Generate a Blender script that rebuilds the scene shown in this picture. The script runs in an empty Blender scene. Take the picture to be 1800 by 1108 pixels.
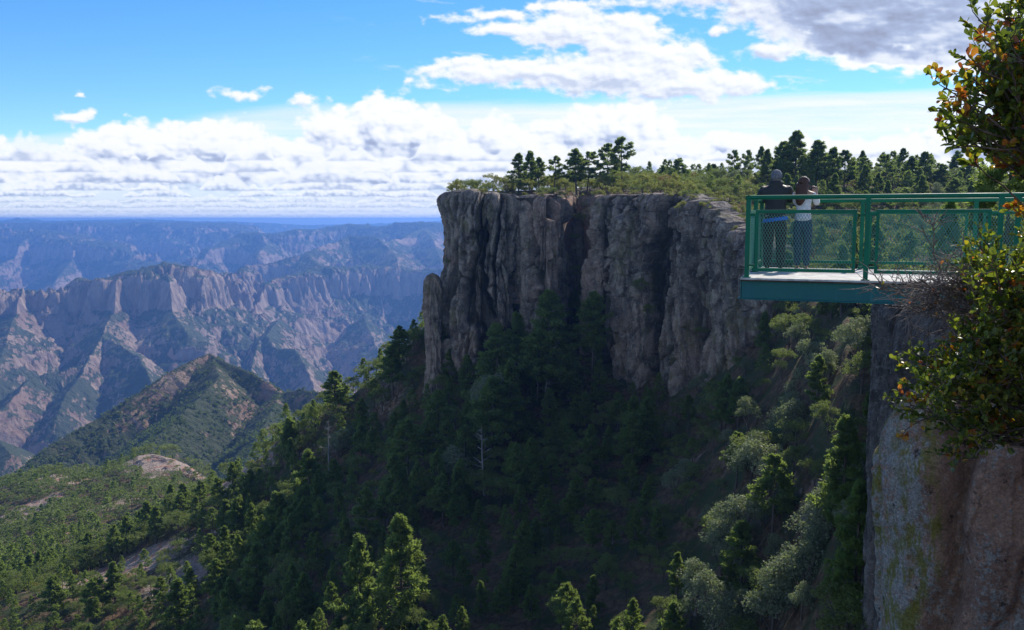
import bpy, bmesh, math, random
import numpy as np
from mathutils import Vector, Matrix, Euler

R = math.radians
scene = bpy.context.scene
COL = scene.collection

# ------------------------------------------------------------------ camera
F = 1559.0                      # focal length in pixels of the 1800 px wide photograph
PITCH = math.atan(168.0 / F)
cam_d = bpy.data.cameras.new("camera"); cam = bpy.data.objects.new("camera", cam_d)
COL.objects.link(cam)
cam_d.sensor_width = 36.0; cam_d.lens = 36.0 * F / 1800.0
cam_d.clip_start = 0.1; cam_d.clip_end = 200000.0
cam.location = (0, 0, 0); cam.rotation_euler = (math.pi / 2 - PITCH, 0, 0)
scene.camera = cam

# ------------------------------------------------------------------ sun, exposure
SUN_AZ, SUN_EL = R(32), R(38.5)   # azimuth measured from the view direction (+Y) towards the right (+X)
sd = bpy.data.lights.new("sun", 'SUN'); sd.energy = 5.0; sd.angle = R(0.5); sd.color = (1.0, 0.95, 0.86)
sun = bpy.data.objects.new("sun", sd); COL.objects.link(sun)
sdir = Vector((math.sin(SUN_AZ) * math.cos(SUN_EL), math.cos(SUN_AZ) * math.cos(SUN_EL), math.sin(SUN_EL)))
sun.rotation_euler = (-sdir).to_track_quat('-Z', 'Y').to_euler(); sun.location = (60, 60, 90)
scene.view_settings.view_transform = 'Standard'; scene.view_settings.look = 'None'
scene.view_settings.gamma = 1.0; scene.view_settings.exposure = 0.22
scene.render.engine = 'CYCLES'
cy = scene.cycles
cy.max_bounces = 5; cy.diffuse_bounces = 2; cy.glossy_bounces = 2; cy.transmission_bounces = 2
cy.transparent_max_bounces = 6; cy.volume_bounces = 0
cy.use_denoising = True

# ------------------------------------------------------------------ node helper
class NT:
    """thin wrapper to write node trees in a compact way"""
    def __init__(s, tree): s.t = tree; s.n = tree.nodes; s.l = tree.links
    def node(s, typ, **kw):
        n = s.n.new(typ)
        for k, v in kw.items(): setattr(n, k, v)
        return n
    def put(s, inp, v):
        if v is None: return
        if isinstance(v, bpy.types.NodeSocket): s.l.new(v, inp)
        else:
            try: inp.default_value = v
            except Exception: inp.default_value = tuple(v) + (1,)
    def m(s, op, a, b=None, c=None, clamp=False):
        n = s.node('ShaderNodeMath', operation=op, use_clamp=clamp)
        s.put(n.inputs[0], a)
        if b is not None: s.put(n.inputs[1], b)
        if c is not None: s.put(n.inputs[2], c)
        return n.outputs[0]
    def v(s, op, a, b=None, scale=None):
        n = s.node('ShaderNodeVectorMath', operation=op)
        s.put(n.inputs[0], a)
        if b is not None: s.put(n.inputs[1], b)
        if scale is not None: s.put(n.inputs['Scale'], scale)
        return n.outputs['Value'] if op in ('LENGTH', 'DOT_PRODUCT', 'DISTANCE') else n.outputs[0]
    def comb(s, x, y, z=0.0):
        n = s.node('ShaderNodeCombineXYZ'); s.put(n.inputs[0], x); s.put(n.inputs[1], y); s.put(n.inputs[2], z); return n.outputs[0]
    def sep(s, v):
        n = s.node('ShaderNodeSeparateXYZ'); s.put(n.inputs[0], v); return n.outputs
    def noise(s, vec, scale, detail=4, rough=0.5, dist=0.0, dims='3D', typ=None):
        n = s.node('ShaderNodeTexNoise', noise_dimensions=dims)
        if typ: n.noise_type = typ
        s.put(n.inputs['Vector'], vec); s.put(n.inputs['Scale'], scale); s.put(n.inputs['Detail'], detail)
        s.put(n.inputs['Roughness'], rough); s.put(n.inputs['Distortion'], dist)
        return n.outputs['Fac']
    def voro(s, vec, scale, feature='F1', out='Distance', rand=1.0, smooth=None):
        n = s.node('ShaderNodeTexVoronoi', feature=feature)
        s.put(n.inputs['Vector'], vec); s.put(n.inputs['Scale'], scale); s.put(n.inputs['Randomness'], rand)
        if smooth is not None: s.put(n.inputs['Smoothness'], smooth)
        return n.outputs[out]
    def ramp(s, fac, stops, interp='LINEAR'):
        n = s.node('ShaderNodeValToRGB'); s.put(n.inputs[0], fac); cr = n.color_ramp; cr.interpolation = interp
        while len(cr.elements) < len(stops): cr.elements.new(0.5)
        for e, (p, c) in zip(cr.elements, stops):
            e.position = p; e.color = (c, c, c, 1) if not hasattr(c, '__len__') else tuple(c) + (1,)
        return n.outputs[0]
    def rng(s, v, a, b, c=0.0, d=1.0, smooth=True):
        n = s.node('ShaderNodeMapRange'); n.interpolation_type = 'SMOOTHSTEP' if smooth else 'LINEAR'; n.clamp = True
        s.put(n.inputs[0], v)
        for i, q in enumerate((a, b, c, d)): s.put(n.inputs[i + 1], q)
        return n.outputs[0]
    def mix(s, f, a, b, blend='MIX'):
        n = s.node('ShaderNodeMix', data_type='RGBA', blend_type=blend)
        s.put(n.inputs[0], f); s.put(n.inputs[6], a); s.put(n.inputs[7], b); return n.outputs[2]
    def bump(s, h, strength=0.5, dist=0.1, normal=None):
        n = s.node('ShaderNodeBump'); s.put(n.inputs['Height'], h); s.put(n.inputs['Strength'], strength); s.put(n.inputs['Distance'], dist)
        if normal is not None: s.put(n.inputs['Normal'], normal)
        return n.outputs[0]

def material(name):
    m = bpy.data.materials.new(name); m.use_nodes = True
    t = NT(m.node_tree); b = m.node_tree.nodes['Principled BSDF']
    return m, t, b

def px_dir(px, py):
    """world direction of a photograph pixel: used to read bearings and heights off the photograph"""
    x = (px - 900.0) / F; yu = (554.0 - py) / F
    c, s_ = math.cos(PITCH), math.sin(PITCH)
    return (x, c + yu * s_, -s_ + yu * c)
def at(px, py, Y):
    d = px_dir(px, py); k = Y / d[1]
    return Vector((d[0] * k, Y, d[2] * k))
def azel(px, py):
    x, y, z = px_dir(px, py)
    return math.atan2(x, y), math.atan2(z, math.hypot(x, y))
# ------------------------------------------------------------------ clear sky
world = bpy.data.worlds.new("World"); scene.world = world; world.use_nodes = True
W = NT(world.node_tree)
wbg = world.node_tree.nodes['Background']
sky = W.node('ShaderNodeTexSky', sky_type='NISHITA'); sky.sun_disc = False
sky.sun_elevation = SUN_EL; sky.sun_rotation = SUN_AZ; sky.altitude = 2200; sky.air_density = 1.0
sky.dust_density = 0.2; sky.ozone_density = 4.0
hs = W.node('ShaderNodeHueSaturation'); W.put(hs.inputs['Color'], sky.outputs[0]); hs.inputs['Saturation'].default_value = 1.24; hs.inputs['Hue'].default_value = 0.500
W.put(wbg.inputs['Color'], hs.outputs[0]); wbg.inputs['Strength'].default_value = 0.145
# ------------------------------------------------------------------ numpy noise (lookup tables)
_rs = np.random.RandomState(7)
_TA = _rs.rand(65536) * 2 * math.pi; _GX = np.cos(_TA); _GY = np.sin(_TA); _T0 = _rs.rand(65536); _T1 = _rs.rand(65536); _T2 = _rs.rand(65536)
def pn(x, y, s=0):
    """2-D gradient noise, about -1..1"""
    x0 = np.floor(x); y0 = np.floor(y); fx = x - x0; fy = y - y0
    ix = x0.astype(np.int64) + s * 71; iy = y0.astype(np.int64) + s * 151
    ux = fx * fx * fx * (fx * (fx * 6 - 15) + 10); uy = fy * fy * fy * (fy * (fy * 6 - 15) + 10)
    ax = (ix & 255) << 8; bx = ((ix + 1) & 255) << 8; ay = iy & 255; by = (iy + 1) & 255
    i = ax | ay; a = _GX[i] * fx + _GY[i] * fy
    i = bx | ay; b = _GX[i] * (fx - 1) + _GY[i] * fy
    i = ax | by; c = _GX[i] * fx + _GY[i] * (fy - 1)
    i = bx | by; d = _GX[i] * (fx - 1) + _GY[i] * (fy - 1)
    return (a + (b - a) * ux + (c - a) * uy + (a - b - c + d) * ux * uy) * 1.5
def fbm(x, y, o=5, s=0, gain=0.5, lac=2.03):
    r = 0; a = 1.0; t = 0
    for k in range(o):
        r = r + a * pn(x, y, s + k * 17); t += a; a *= gain; x = x * lac + 13.7; y = y * lac + 7.3
    return r / t
def ridged(x, y, o=5, s=0, gain=0.5, lac=2.03):
    r = 0; a = 1.0; t = 0
    for k in range(o):
        r = r + a * (1 - np.abs(pn(x, y, s + k * 17)) * 1.6); t += a; a *= gain; x = x * lac + 3.7; y = y * lac + 9.3
    return r / t
def worley(x, y, s=0, jit=0.9, tilt=False):
    x0 = np.floor(x); y0 = np.floor(y)
    ix = x0.astype(np.int64) + s * 71; iy = y0.astype(np.int64) + s * 151
    f1 = np.full(x.shape, 9.0); f2 = np.full(x.shape, 9.0); cid = np.zeros(x.shape); ti = np.zeros(x.shape)
    for dx in (-1, 0, 1):
        for dy in (-1, 0, 1):
            i = (((ix + dx) & 255) << 8) | ((iy + dy) & 255)
            ex = x - (x0 + dx + 0.5 + (_T0[i] - 0.5) * jit); ey = y - (y0 + dy + 0.5 + (_T1[i] - 0.5) * jit); d = np.hypot(ex, ey)
            near = d < f1
            f2 = np.where(near, f1, np.minimum(f2, d)); cid = np.where(near, _T2[i], cid); ti = np.where(near, ex * (_T0[i - 9] - .5) * 2.4 + ey * (_T1[i - 5] - .5) * 1.6, ti); f1 = np.where(near, d, f1)
    return (f1, f2, cid, ti) if tilt else (f1, f2, cid)
def sstep(x, a, b):
    t = np.clip((x - a) / (b - a), 0, 1); return t * t * (3 - 2 * t)
# ------------------------------------------------------------------ clouds: a far glowing backdrop, sun shading computed into its colour, 90 km out
def cloud_field(px, py):
    """px, py are bearings expressed in photograph pixels; returns opacity and light reaching each bearing"""
    def blobs(L, qx, qy):
        acc = np.full(qx.shape, -0.7)
        for (cx, cy_, hw, hh, wt) in L:
            if cy_ > 0 or True:
                d = np.hypot((qx - cx) / hw, (qy - cy_) / hh)
                v = wt * (1 - d * 0.62)
                k = 0.16; h = np.clip(0.5 + 0.5 * (acc - v) / k, 0, 1)
                acc = v + (acc - v) * h + k * h * (1 - h)
        return acc
    big = [ (950, 128, 150, 17, .9), (830, 120, 66, 13, .8), (1080, 128, 130, 32, 1.1), (1210, 150, 120, 20, .95), (1100, 75, 62, 40, 1.0), (1000, 52, 85, 22, 1.0), (900, 52, 60, 9, .65), (1000, 15, 60, 14, .55),
      (1180, 95, 45, 26, .9), (1290, 152, 50, 12, .6), (860, 30, 60, 8, .45),
      (1590, 20, 200, 60, 1.5), (1740, 50, 170, 58, 1.5), (1430, 12, 110, 40, 1.1), (1500, 75, 90, 30, 1.1), (1370, 92, 50, 14, .7), (1620, 100, 150, 16, 1.0), (1300, 15, 50, 12, .45), (1920, 60, 200, 70, 1.5), (1500, -50, 320, 60, 1.4),
      (440, 163, 30, 10, .55), (535, 174, 20, 11, .55), (128, 203, 24, 9, .58), (137, 170, 10, 3, .4), (1270, 56, 14, 7, .5), (780, 155, 35, 7, .3), (715, 143, 10, 5, .3), (940, 88, 14, 6, .35), (1660, 85, 60, 20, 1.0)]
    def Dbig(x, y):
        wx = fbm(x / 60, y / 45, 4, 31); wy = fbm(x / 60 + 9, y / 45, 4, 37)
        b = blobs(big, x + 26 * wx, y + 13 * wy)
        f1, _, _ = worley((x + 9 * wx) / 26, (y + 7 * wy) / 19, 3)
        return b + 0.62 * fbm(x / 58, y / 30, 7, 11, .57) + 0.16 * (0.45 - f1)
    cum = [(190, 258, 46, 26, 1.0), (265, 262, 70, 34, 1.1), (370, 262, 70, 36, 1.1), (440, 275, 60, 30, 1.0), (530, 272, 50, 22, .9), (600, 245, 52, 40, .9), (672, 226, 46, 42, 1.2), (735, 240, 46, 40, 1.1), (800, 268, 45, 26, .9),
      (870, 246, 34, 30, .95), (915, 262, 50, 26, .8), (1035, 232, 70, 26, .85), (1100, 226, 62, 34, .9), (1150, 255, 40, 24, .8), (980, 275, 80, 22, .8), (1190, 268, 90, 16, .7), (1280, 255, 50, 18, .85), (1400, 270, 90, 18, .75), (1560, 262, 120, 16, .85), (1700, 252, 80, 20, .9), (1840, 245, 120, 28, .9),
      (330, 305, 300, 36, 1.1), (60, 345, 120, 22, .75), (10, 300, 30, 24, .6), (750, 305, 260, 36, 1.1), (1100, 305, 300, 38, 1.1), (1550, 305, 350, 34, 1.1), (560, 345, 330, 14, .8), (180, 345, 160, 12, .7), (-140, 290, 120, 50, .9), (2050, 280, 200, 50, 1.0)]
    def Dcum(x, y):
        wx = fbm(x / 50, y / 40, 3, 51); wy = fbm(x / 50 + 9, y / 40, 3, 57)
        b = blobs(cum, x + 14 * wx, y + 8 * wy)
        f1, _, _ = worley((x + 7 * wx) / 34, (y + 6 * wy) / 25, 13); g1, _, _ = worley((x + 5 * wx) / 15, (y + 3 * wy) / 11, 23)
        return b + 0.26 * fbm(x / 60, y / 26, 7, 61, .58) + 0.42 * (0.5 - f1) + 0.20 * (0.5 - g1)
    def shade(D, x, y, steps, gain):
        d0 = D(x, y); tot = np.zeros(x.shape)
        for k, st in enumerate(steps):
            tot += np.maximum(D(x + st * 0.55, y - st), 0) * (st if k == 0 else st - steps[k - 1])
        return d0, np.exp(-tot * gain)
    d, L = shade(Dcum, px, py, (4, 9, 16, 26, 38), 0.045)
    # bank: individual towers stay bright on top, grey underneath, with their own small-scale relief
    dn = Dcum(px + 4, py - 5); rel = np.clip(0.5 - (dn - d) * 2.2, 0, 1)
    dm = Dcum(px + 9, py - 15); relm = np.clip(0.56 - (dm - d) * 0.95, 0, 1)
    La = np.clip( 0.10 + 0.40 * rel + 0.62 * relm + 0.35 * L, 0, 1)
    big_base = fbm(px / 110, py / 22, 5, 77); La = La - 0.28 * sstep(big_base, 0.0, 0.5) * sstep(py, 225, 300) * sstep(d, 0.25, .7)
    aC = sstep(d, 0.02, 0.30)
    d2, L2 = shade(Dbig, px, py, (5, 12, 24, 42, 64, 90), 0.020)
    dn2 = Dbig(px + 5, py - 7); rel2 = np.clip(0.5 - (dn2 - d2) * 1.8, 0, 1)
    grey = sstep(px + 0.6 * (80 - py) , 1340, 1470)
    Lb = np.where(grey > 0, (1 - grey) * (0.36 + 0.55 * rel2 + 0.26 * L2) + grey * (0.04 + 0.22 * rel2 + .9 * np.maximum(fbm(px / 130, py / 40, 4, 55), -.1) + 1.25 * L2 * 0.5 + 0.85 * (1 - sstep(d2, 0.15, 0.62)) + .55 * sstep(py + 30 * fbm(px / 60, py / 40, 4, 5), 80, 112)), 0.36 + 0.55 * rel2 + 0.26 * L2)
    aB = sstep(d2, 0.0, 0.36)
    # veil and streaks
    st = fbm(px / 260, py / 16 + px / 900, 6, 91, .6)
    wisp = fbm(px / 130 + py / 90, py / 22 - px / 300, 6, 95, .62)
    top = 178 + 14 * st + np.interp(px, [-400, 0, 250, 500, 760, 1000, 1300, 1700, 2400], [80, 62, 40, 5, 2, 0, -14, -26, -26])
    veil = sstep(py, top - 6, top + 18) * np.interp(px, [-400, 0, 520, 640, 2400], [.55, .6, .72, .92, .95]) * (0.88 + 0.35 * st)
    veil2 = sstep(wisp, 0.20, 0.62) * 0.5 * sstep(px, 560, 760)
    # rows of flat-based cumulus closing up towards the horizon, farthest row first
    rows_ = []
    for n_, (yb, hgt, lam, thr) in enumerate(((391, 4, 46, -.45), (386, 5, 52, -.40), (380, 6, 60, -.35), (373, 7, 70, -.30), (365, 9, 82, -.25), (356, 11, 96, -.2), (346, 14, 110, -.15), (335, 20, 125, -.12), (322, 27, 140, -.08), (304, 36, 150, -.02), (284, 40, 150, .06))):
        yw = yb + 2.5 * fbm(px / lam, px * 0 + n_, 3, 140 + n_)
        env = fbm(px / lam + n_ * 5.3, px * 0 + n_ * 2.1, 4, 150 + n_, .55)
        f1, _, _ = worley(px / (hgt * 1.35), py / (hgt * 1.0), 160 + n_); g1, _, _ = worley(px / (hgt * .55), py / (hgt * .42), 170 + n_)
        q = fbm(px / (hgt * 2.2), py / (hgt * 1.3), 5, 180 + n_, .6)
        hh = hgt * 1.25 * np.clip((env - thr + .10) * 2.6, 0, 1.15)
        up_ = (yw - py) / np.maximum(hh, .5)                   # 0 at the base, 1 at the crown
        a = sstep(1.0 + .45 * (.5 - f1) + .22 * (.5 - g1) + .25 * q - up_, 0, .22) * sstep(yw + 1.0 + 3 * q - py, 0, max(1.8, hgt * .10)) * sstep(hh, .8, 2.5)
        l = np.clip(.22 + .72 * sstep(up_ + .35 * q + .3 * (.5 - g1), .0, .62) + .30 * (.42 - f1) + .18 * (.4 - g1), .22, 1)
        rows_.append((a * (.50 if n_ < 6 else .74), l * (1 - .25 * (n_ < 4)) + .16 * (n_ < 4)))
    dk = fbm(px / 260, py / 9, 5, 101, .6); low = sstep(py, 312, 345)
    aD = low * (.52 + .3 * sstep(dk, -.3, .3) * sstep(py, 340, 395)); Ld = .36 + .22 * dk + .18 * sstep(py, 350, 395)
    # composite from the back: opacity A, light S
    A = np.clip(np.maximum(veil, veil2), 0, 1); S = np.full(px.shape, 0.84) + .25 * st
    def over(A, S, a, s):
        An = a + A * (1 - a); Sn = (s * a + S * A * (1 - a)) / np.maximum(An, 1e-4); return An, Sn
    A, S = over(A, S, aD, Ld)
    A, S = over(A, S, aC * (1 - 0.92 * sstep(py + 10 * fbm(px / 40, py / 9, 4, 41), 316, 346)), La)
    for a, l in rows_: A, S = over(A, S, a, l)
    A, S = over(A, S, aB, Lb)
    return np.clip(A, 0, 1), np.clip(S, 0, 1)

# END FIELD
def grid_mesh(name, X, Y, Z, mat=None, attrs=None, wrap=False, smooth=True, keep=None, parent=None):
    """one mesh from a rows x columns grid of points"""
    r, c = X.shape
    me = bpy.data.meshes.new(name)
    co = np.stack([X, Y, Z], -1).reshape(-1, 3).astype(np.float32)
    idx = np.arange(r * c).reshape(r, c)
    a = idx[:-1, :-1]; b = idx[:-1, 1:]; d = idx[1:, 1:]; e = idx[1:, :-1]
    q = np.stack([a, e, d, b], -1).reshape(-1, 4)
    if keep is not None: q = q[keep.reshape(-1)]
    me.vertices.add(len(co)); me.vertices.foreach_set('co', co.reshape(-1))
    me.loops.add(q.size); me.loops.foreach_set('vertex_index', q.reshape(-1).astype(np.int32))
    me.polygons.add(len(q)); me.polygons.foreach_set('loop_start', (np.arange(len(q)) * 4).astype(np.int32))
    me.polygons.foreach_set('loop_total', np.full(len(q), 4, np.int32))
    me.polygons.foreach_set('use_smooth', np.full(len(q), smooth))
    me.update(calc_edges=True)
    for k, v in (attrs or {}).items():
        at_ = me.attributes.new(k, 'FLOAT', 'POINT'); at_.data.foreach_set('value', v.reshape(-1).astype(np.float32))
    if mat: me.materials.append(mat)
    o = bpy.data.objects.new(name, me); COL.objects.link(o)
    if parent: o.parent = parent
    return o
def attr(T, name):
    n = T.node('ShaderNodeAttribute'); n.attribute_name = name; return n.outputs['Fac']

cpx, cpy = np.meshgrid(np.concatenate([np.arange(-500, -20, 12.0), np.arange(-20, 1820, 1.7), np.arange(1820, 2400, 12.0)]), np.arange(-60, 401, 1.7))
cA, cS = cloud_field(cpx, cpy)
cx_ = (cpx - 900) / F; cu_ = (554 - cpy) / F; cyy_ = math.cos(PITCH) + cu_ * math.sin(PITCH); cz_ = -math.sin(PITCH) + cu_ * math.cos(PITCH)
RR = 90000.0 / np.hypot(cx_, cyy_)
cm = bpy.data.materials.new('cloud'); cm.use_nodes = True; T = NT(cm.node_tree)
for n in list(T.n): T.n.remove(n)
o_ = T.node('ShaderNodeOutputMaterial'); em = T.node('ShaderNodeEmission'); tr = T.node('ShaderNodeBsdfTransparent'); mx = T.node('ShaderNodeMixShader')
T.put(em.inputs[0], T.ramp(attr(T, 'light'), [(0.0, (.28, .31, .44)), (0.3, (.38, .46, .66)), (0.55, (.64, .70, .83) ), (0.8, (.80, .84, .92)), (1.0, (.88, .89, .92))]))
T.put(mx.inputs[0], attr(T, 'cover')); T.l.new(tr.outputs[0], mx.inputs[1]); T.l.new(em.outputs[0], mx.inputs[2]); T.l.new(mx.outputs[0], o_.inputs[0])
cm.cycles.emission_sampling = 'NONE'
clouds = grid_mesh('clouds', cx_ * RR, cyy_ * RR, cz_ * RR, cm, {'cover': cA, 'light': cS})
clouds['kind'] = 'structure'
# unseen glowing cloud added behind and above the camera as fill for shaded cliffs, open where the sun is
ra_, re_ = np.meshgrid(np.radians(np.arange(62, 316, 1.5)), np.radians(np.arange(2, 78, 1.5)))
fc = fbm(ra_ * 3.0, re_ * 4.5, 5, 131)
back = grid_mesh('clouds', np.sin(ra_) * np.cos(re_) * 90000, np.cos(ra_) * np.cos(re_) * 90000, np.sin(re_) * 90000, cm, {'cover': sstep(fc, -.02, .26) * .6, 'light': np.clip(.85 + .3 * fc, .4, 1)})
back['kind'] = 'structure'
# ------------------------------------------------------------------ distant canyon, built from crest lines of real height and distance
# raw height -> terrain height: flat benches and near-vertical strata bands
TR = np.array([(900, 900), (120, 110), (40, 40), (10, 0), (-60, -55), (-125, -118), (-160, -172), (-230, -225), (-300, -300), (-338, -430), (-480, -560), (-500, -590), (-700, -790), (-1000, -1090 ), (-1500, -1560), (-3000, -2500)], float)[::-1]
def dip(x, y): return 62 * sstep(np.asarray(x / np.maximum(y, 1)) * F + 900, 395, 460)      # the beds lie lower towards the right
def T_fwd(r): return np.interp(r, TR[:, 0], TR[:, 1])
def T_inv(z): return np.interp(z, TR[:, 1], TR[:, 0])
# each crest: (list of (px, py, distance)), slope, rib amplitude, rib wavelength
CR = [
 # far rim
 ([(-500, 390, 27000), (0, 389, 27000), (30, 383, 27000), (90, 388, 27500), (150, 387, 27000), (230, 385, 26000), (330, 388, 26000), (400, 389, 27000), (470, 392, 28000), (540, 396, 29000), (620, 394, 30000), (700, 391, 30000), (780, 388, 30000), (1200, 387, 30000)], .25, 60, 1500, 0),
 # broad plateau on the left, upper surface
 ([(-500, 393, 17000), (0, 392, 17000), (120, 391, 17500), (260, 391, 17500), (340, 392, 16500), (380, 396, 15500), (410, 404, 15000)], .42, 140, 1300, 600),
 ([(-300, 404, 13500), (-60, 402, 13500), (60, 404, 13500), (110, 410, 12500), (140, 420, 11500), (190, 426, 11000), (230, 446, 10200), (270, 462, 9500)], .50, 110, 800, 250),
 ([(60, 404, 13500), (30, 440, 11000), (-40, 480, 9000)], .55, 90, 700, 0),
 ([(140, 420, 11500), (120, 462, 9700), (90, 500, 8300)], .55, 80, 600, 0),
 ([(260, 391, 17500), (300, 415, 14500), (330, 440, 12500)], .5, 110, 900, 100),
 ([(340, 392, 16500), (375, 420, 14000), (400, 440, 12500)], .5, 110, 800, 100),
 # long ridge to the right
 ([(300, 468, 8200), (345, 450, 8800), (385, 430, 9600), (421, 411, 10200), (455, 407, 10300), (477, 412, 10200), (523, 403, 10400), (560, 404, 10800), (590, 397, 11200), (620, 394, 11500), (661, 397, 11000), (707, 392, 10500), (731, 390, 10300), (768, 391, 10000), (860, 390, 10000), (1100, 388, 10000)], .46, 90, 600, 60),
 ([(455, 407, 10300), (470, 430, 8800), (450, 450, 7900)], .5, 70, 500, 0),
 # second ridge
 ([(420, 478, 6600), (470, 462, 6800), (547, 446, 7000), (572, 430, 7300), (600, 421, 7600), (615, 414, 7800), (661, 415, 7700), (676, 424, 7500), (700, 420, 8200), (740, 400, 9200), (790, 392, 9800)], .52, 70, 420, 0),
 ([(661, 415, 7700), (690, 440, 6900), (700, 462, 6400)], .5, 60, 380, 0),
 ([(740, 402, 9000), (760, 430, 7600), (770, 455, 6900)], .5, 60, 380, 0),
 # cliff-capped promontory
 ([(470, 500, 5200), (492, 487, 5400), (530, 478, 5600), (575, 470, 5800), (620, 466, 6000), (650, 466, 6100), (700, 470, 6100), (750, 474, 6000), (800, 474, 5900), (900, 470, 5900)], .50, 55, 210, 70),
 ([(547, 446, 7000), (560, 462, 6300), (575, 470, 5800)], .45, 40, 400, 0),
 ([(470, 500, 5200), (455, 530, 4900), (430, 552, 4700), (400, 575, 4500), (368, 602, 4300)], .62, 40, 200, 0),
 ([(492, 560, 4700), (470, 590, 4200), (480, 606, 4050), (520, 612, 3950), (545, 650, 3600), (560, 690, 3300)], .62, 30, 160, 0),
 ([(455, 600, 4150), (440, 640, 3800), (430, 690, 3500)], .66, 30, 150, 0),
 ([(640, 560, 5000), (660, 600, 4600), (680, 650, 4200)], .5, 40, 260, 0),
 ([(800, 600, 4100), (740, 640, 3700), (700, 700, 3200)], .55, 40, 200, 0),
 # left mountain with its cliff band
 ([(-300, 540, 4300), (-80, 530, 4200), (0, 520, 4200), (40, 503, 4300), (100, 507, 4300), (140, 491, 4350), (180, 490, 4350), (215, 479, 4400), (260, 470, 4450), (290, 463, 4500), (315, 465, 4500), (345, 477, 4600), (380, 486, 4900), (420, 478, 6000)], .52, 50, 190, 60),
 ([(40, 503, 4300), (20, 560, 3900), (0, 640, 3400), (-30, 700, 3100)], .55, 45, 210, 0),
 ([(215, 479, 4400), (205, 530, 4150), (185, 590, 3800), (150, 640, 3450), (110, 700, 3100), (95, 740, 2900)], .58, 45, 200, 0),
 ([(150, 640, 3450), (60, 660, 3300), (20, 700, 3000), (-30, 760, 2800)], .62, 35, 160, 0),
 ([(290, 463, 4500), (300, 540, 4150), (330, 590, 3850)], .55, 35, 200, 0),
 ([(185, 590, 3800), (245, 625, 3500), (270, 680, 3100), (290, 730, 2850)], .6, 35, 160, 0),
 ([(-60, 790, 2500), (0, 770, 2400), (20, 800, 2200)], .6, 30, 200, 0),
 # pyramid hill in front
 ([(-80, 900, 1150), (0, 850, 1200), (50, 816, 1260), (100, 776, 1320), (160, 742, 1380), (240, 692, 1460), (300, 652, 1520), (340, 632, 1560), (366, 621, 1590)], .72, 10, 70, 0),
 ([(366, 621, 1590), (385, 632, 1570), (420, 646, 1540), (470, 671, 1500), (492, 690, 1470), (530, 684, 1440), (560, 690, 1420), (640, 700, 1400)], .70, 8, 60, 0),
 ([(372, 632, 1570), (384, 662, 1460), (350, 700, 1350), (300, 745, 1230), (240, 800, 1100), (200, 860, 980)], .66, 10, 60, 0),
 ([(492, 690, 1470), (470, 740, 1280), (440, 790, 1120), (420, 850, 980)], .62, 10, 60, 0),
]
CR = [([(a, b_, c if c < 9000 else 9000 + (c - 9000) * .48) for a, b_, c in pts], *rest) for pts, *rest in CR]
def t_mix(y): return sstep(np.asarray(y, float), 1750, 2700)
def canyon_height(X, Y):
    best = np.full(X.shape, -1e9); DB = np.full(X.shape, 1e9)
    # warp so that crests and valleys wander
    sc = np.clip(Y / 4500.0, 0.25, 3.0)
    wx = fbm(X / (620 * sc), Y / (620 * sc), 4, 201) * 75 * sc; wy = fbm(X / (620 * sc) + 31, Y / (620 * sc), 4, 207) * 75 * sc
    for ci, (pts, slope, amp, lam, flat) in enumerate(CR):
        P = [at(*p) for p in pts]
        s0 = 0.0
        D = np.full(X.shape, 1e9); H = np.zeros(X.shape); S = np.zeros(X.shape); SD = np.ones(X.shape)
        soft = 0.25 if P[0][1] < 2000 else 1.0
        xx = X + wx * soft * .6; yy = Y + wy * soft * .6
        for a, b in zip(P[:-1], P[1:]):
            ex, ey = b.x - a.x, b.y - a.y; L = math.hypot(ex, ey)
            t = np.clip(((xx - a.x) * ex + (yy - a.y) * ey) / (L * L), 0, 1)
            d = np.hypot(xx - a.x - t * ex, yy - a.y - t * ey)
            n = d < D
            D = np.where(n, d, D); ra, rb = [float((T_inv(q.z + dip(q.x, q.y)) - dip(q.x, q.y)) * t_mix(q.y) + q.z * (1 - t_mix(q.y))) for q in (a, b)]
            H = np.where(n, ra + (rb - ra) * t, H); S = np.where(n, s0 + L * t, S)
            SD = np.where(n, np.sign((xx - a.x) * ey - (yy - a.y) * ex), SD)
            s0 += L
        # ribs running down from the crest
        sw = S + 0.5 * lam * fbm(X / lam / 1.6, Y / lam / 1.6, 3, 300 + ci)
        rib = ridged(sw / lam + 7 * SD, D / (lam * 9), 3, 320 + ci, .5)
        rib = rib + .55 * (ridged(sw / (lam * .37) + 3 * SD + .6 * pn(X / 300, Y / 300, 5), D / (lam * 4), 3, 350 + ci, .55) - .6)
        grow = .12 + .88 * sstep(D, 0, lam * .8)
        De = np.maximum(D - flat, 0) + 0.12 * np.minimum(D, flat)
        r = H - De * slope * np.where(P[0][1] > 2000, 1.22, 1.0) + (rib - 0.75) * amp * grow * 1.4
        k = 14.0 * soft
        DB = np.where(r > best, D, DB); best = np.where(r > best, r, best)
    n1 = ridged(X / 420, Y / 420, 5, 401) - 0.62; n2 = fbm(X / 120, Y / 120, 5, 411)
    nearw = np.clip((Y - 1400) / 2200, 0.12, 1.0)
    off = .30 + .70 * sstep(DB, 0, 160)
    raw = best + nearw * off * (n1 * 66 + n2 * 30)
    fl = ridged(X / 95, Y / 95, 4, 421) - 0.55
    raw = raw + fl * 20 * nearw * off
    tm = t_mix(Y); dp = dip(X, Y); z = (T_fwd(raw + dp) - dp) * tm + raw * (1 - tm)
    z = z + fbm(X / 45, Y / 45, 5, 431) * 11 * nearw + fbm(X / 14, Y / 14, 3, 433) * 1.6
    floor = -Y * 0.26 - 80
    z = np.maximum(z, np.maximum(-1350 + 40 * fbm(X / 900, Y / 900, 3, 441), floor * 4))
    return z, raw
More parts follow.
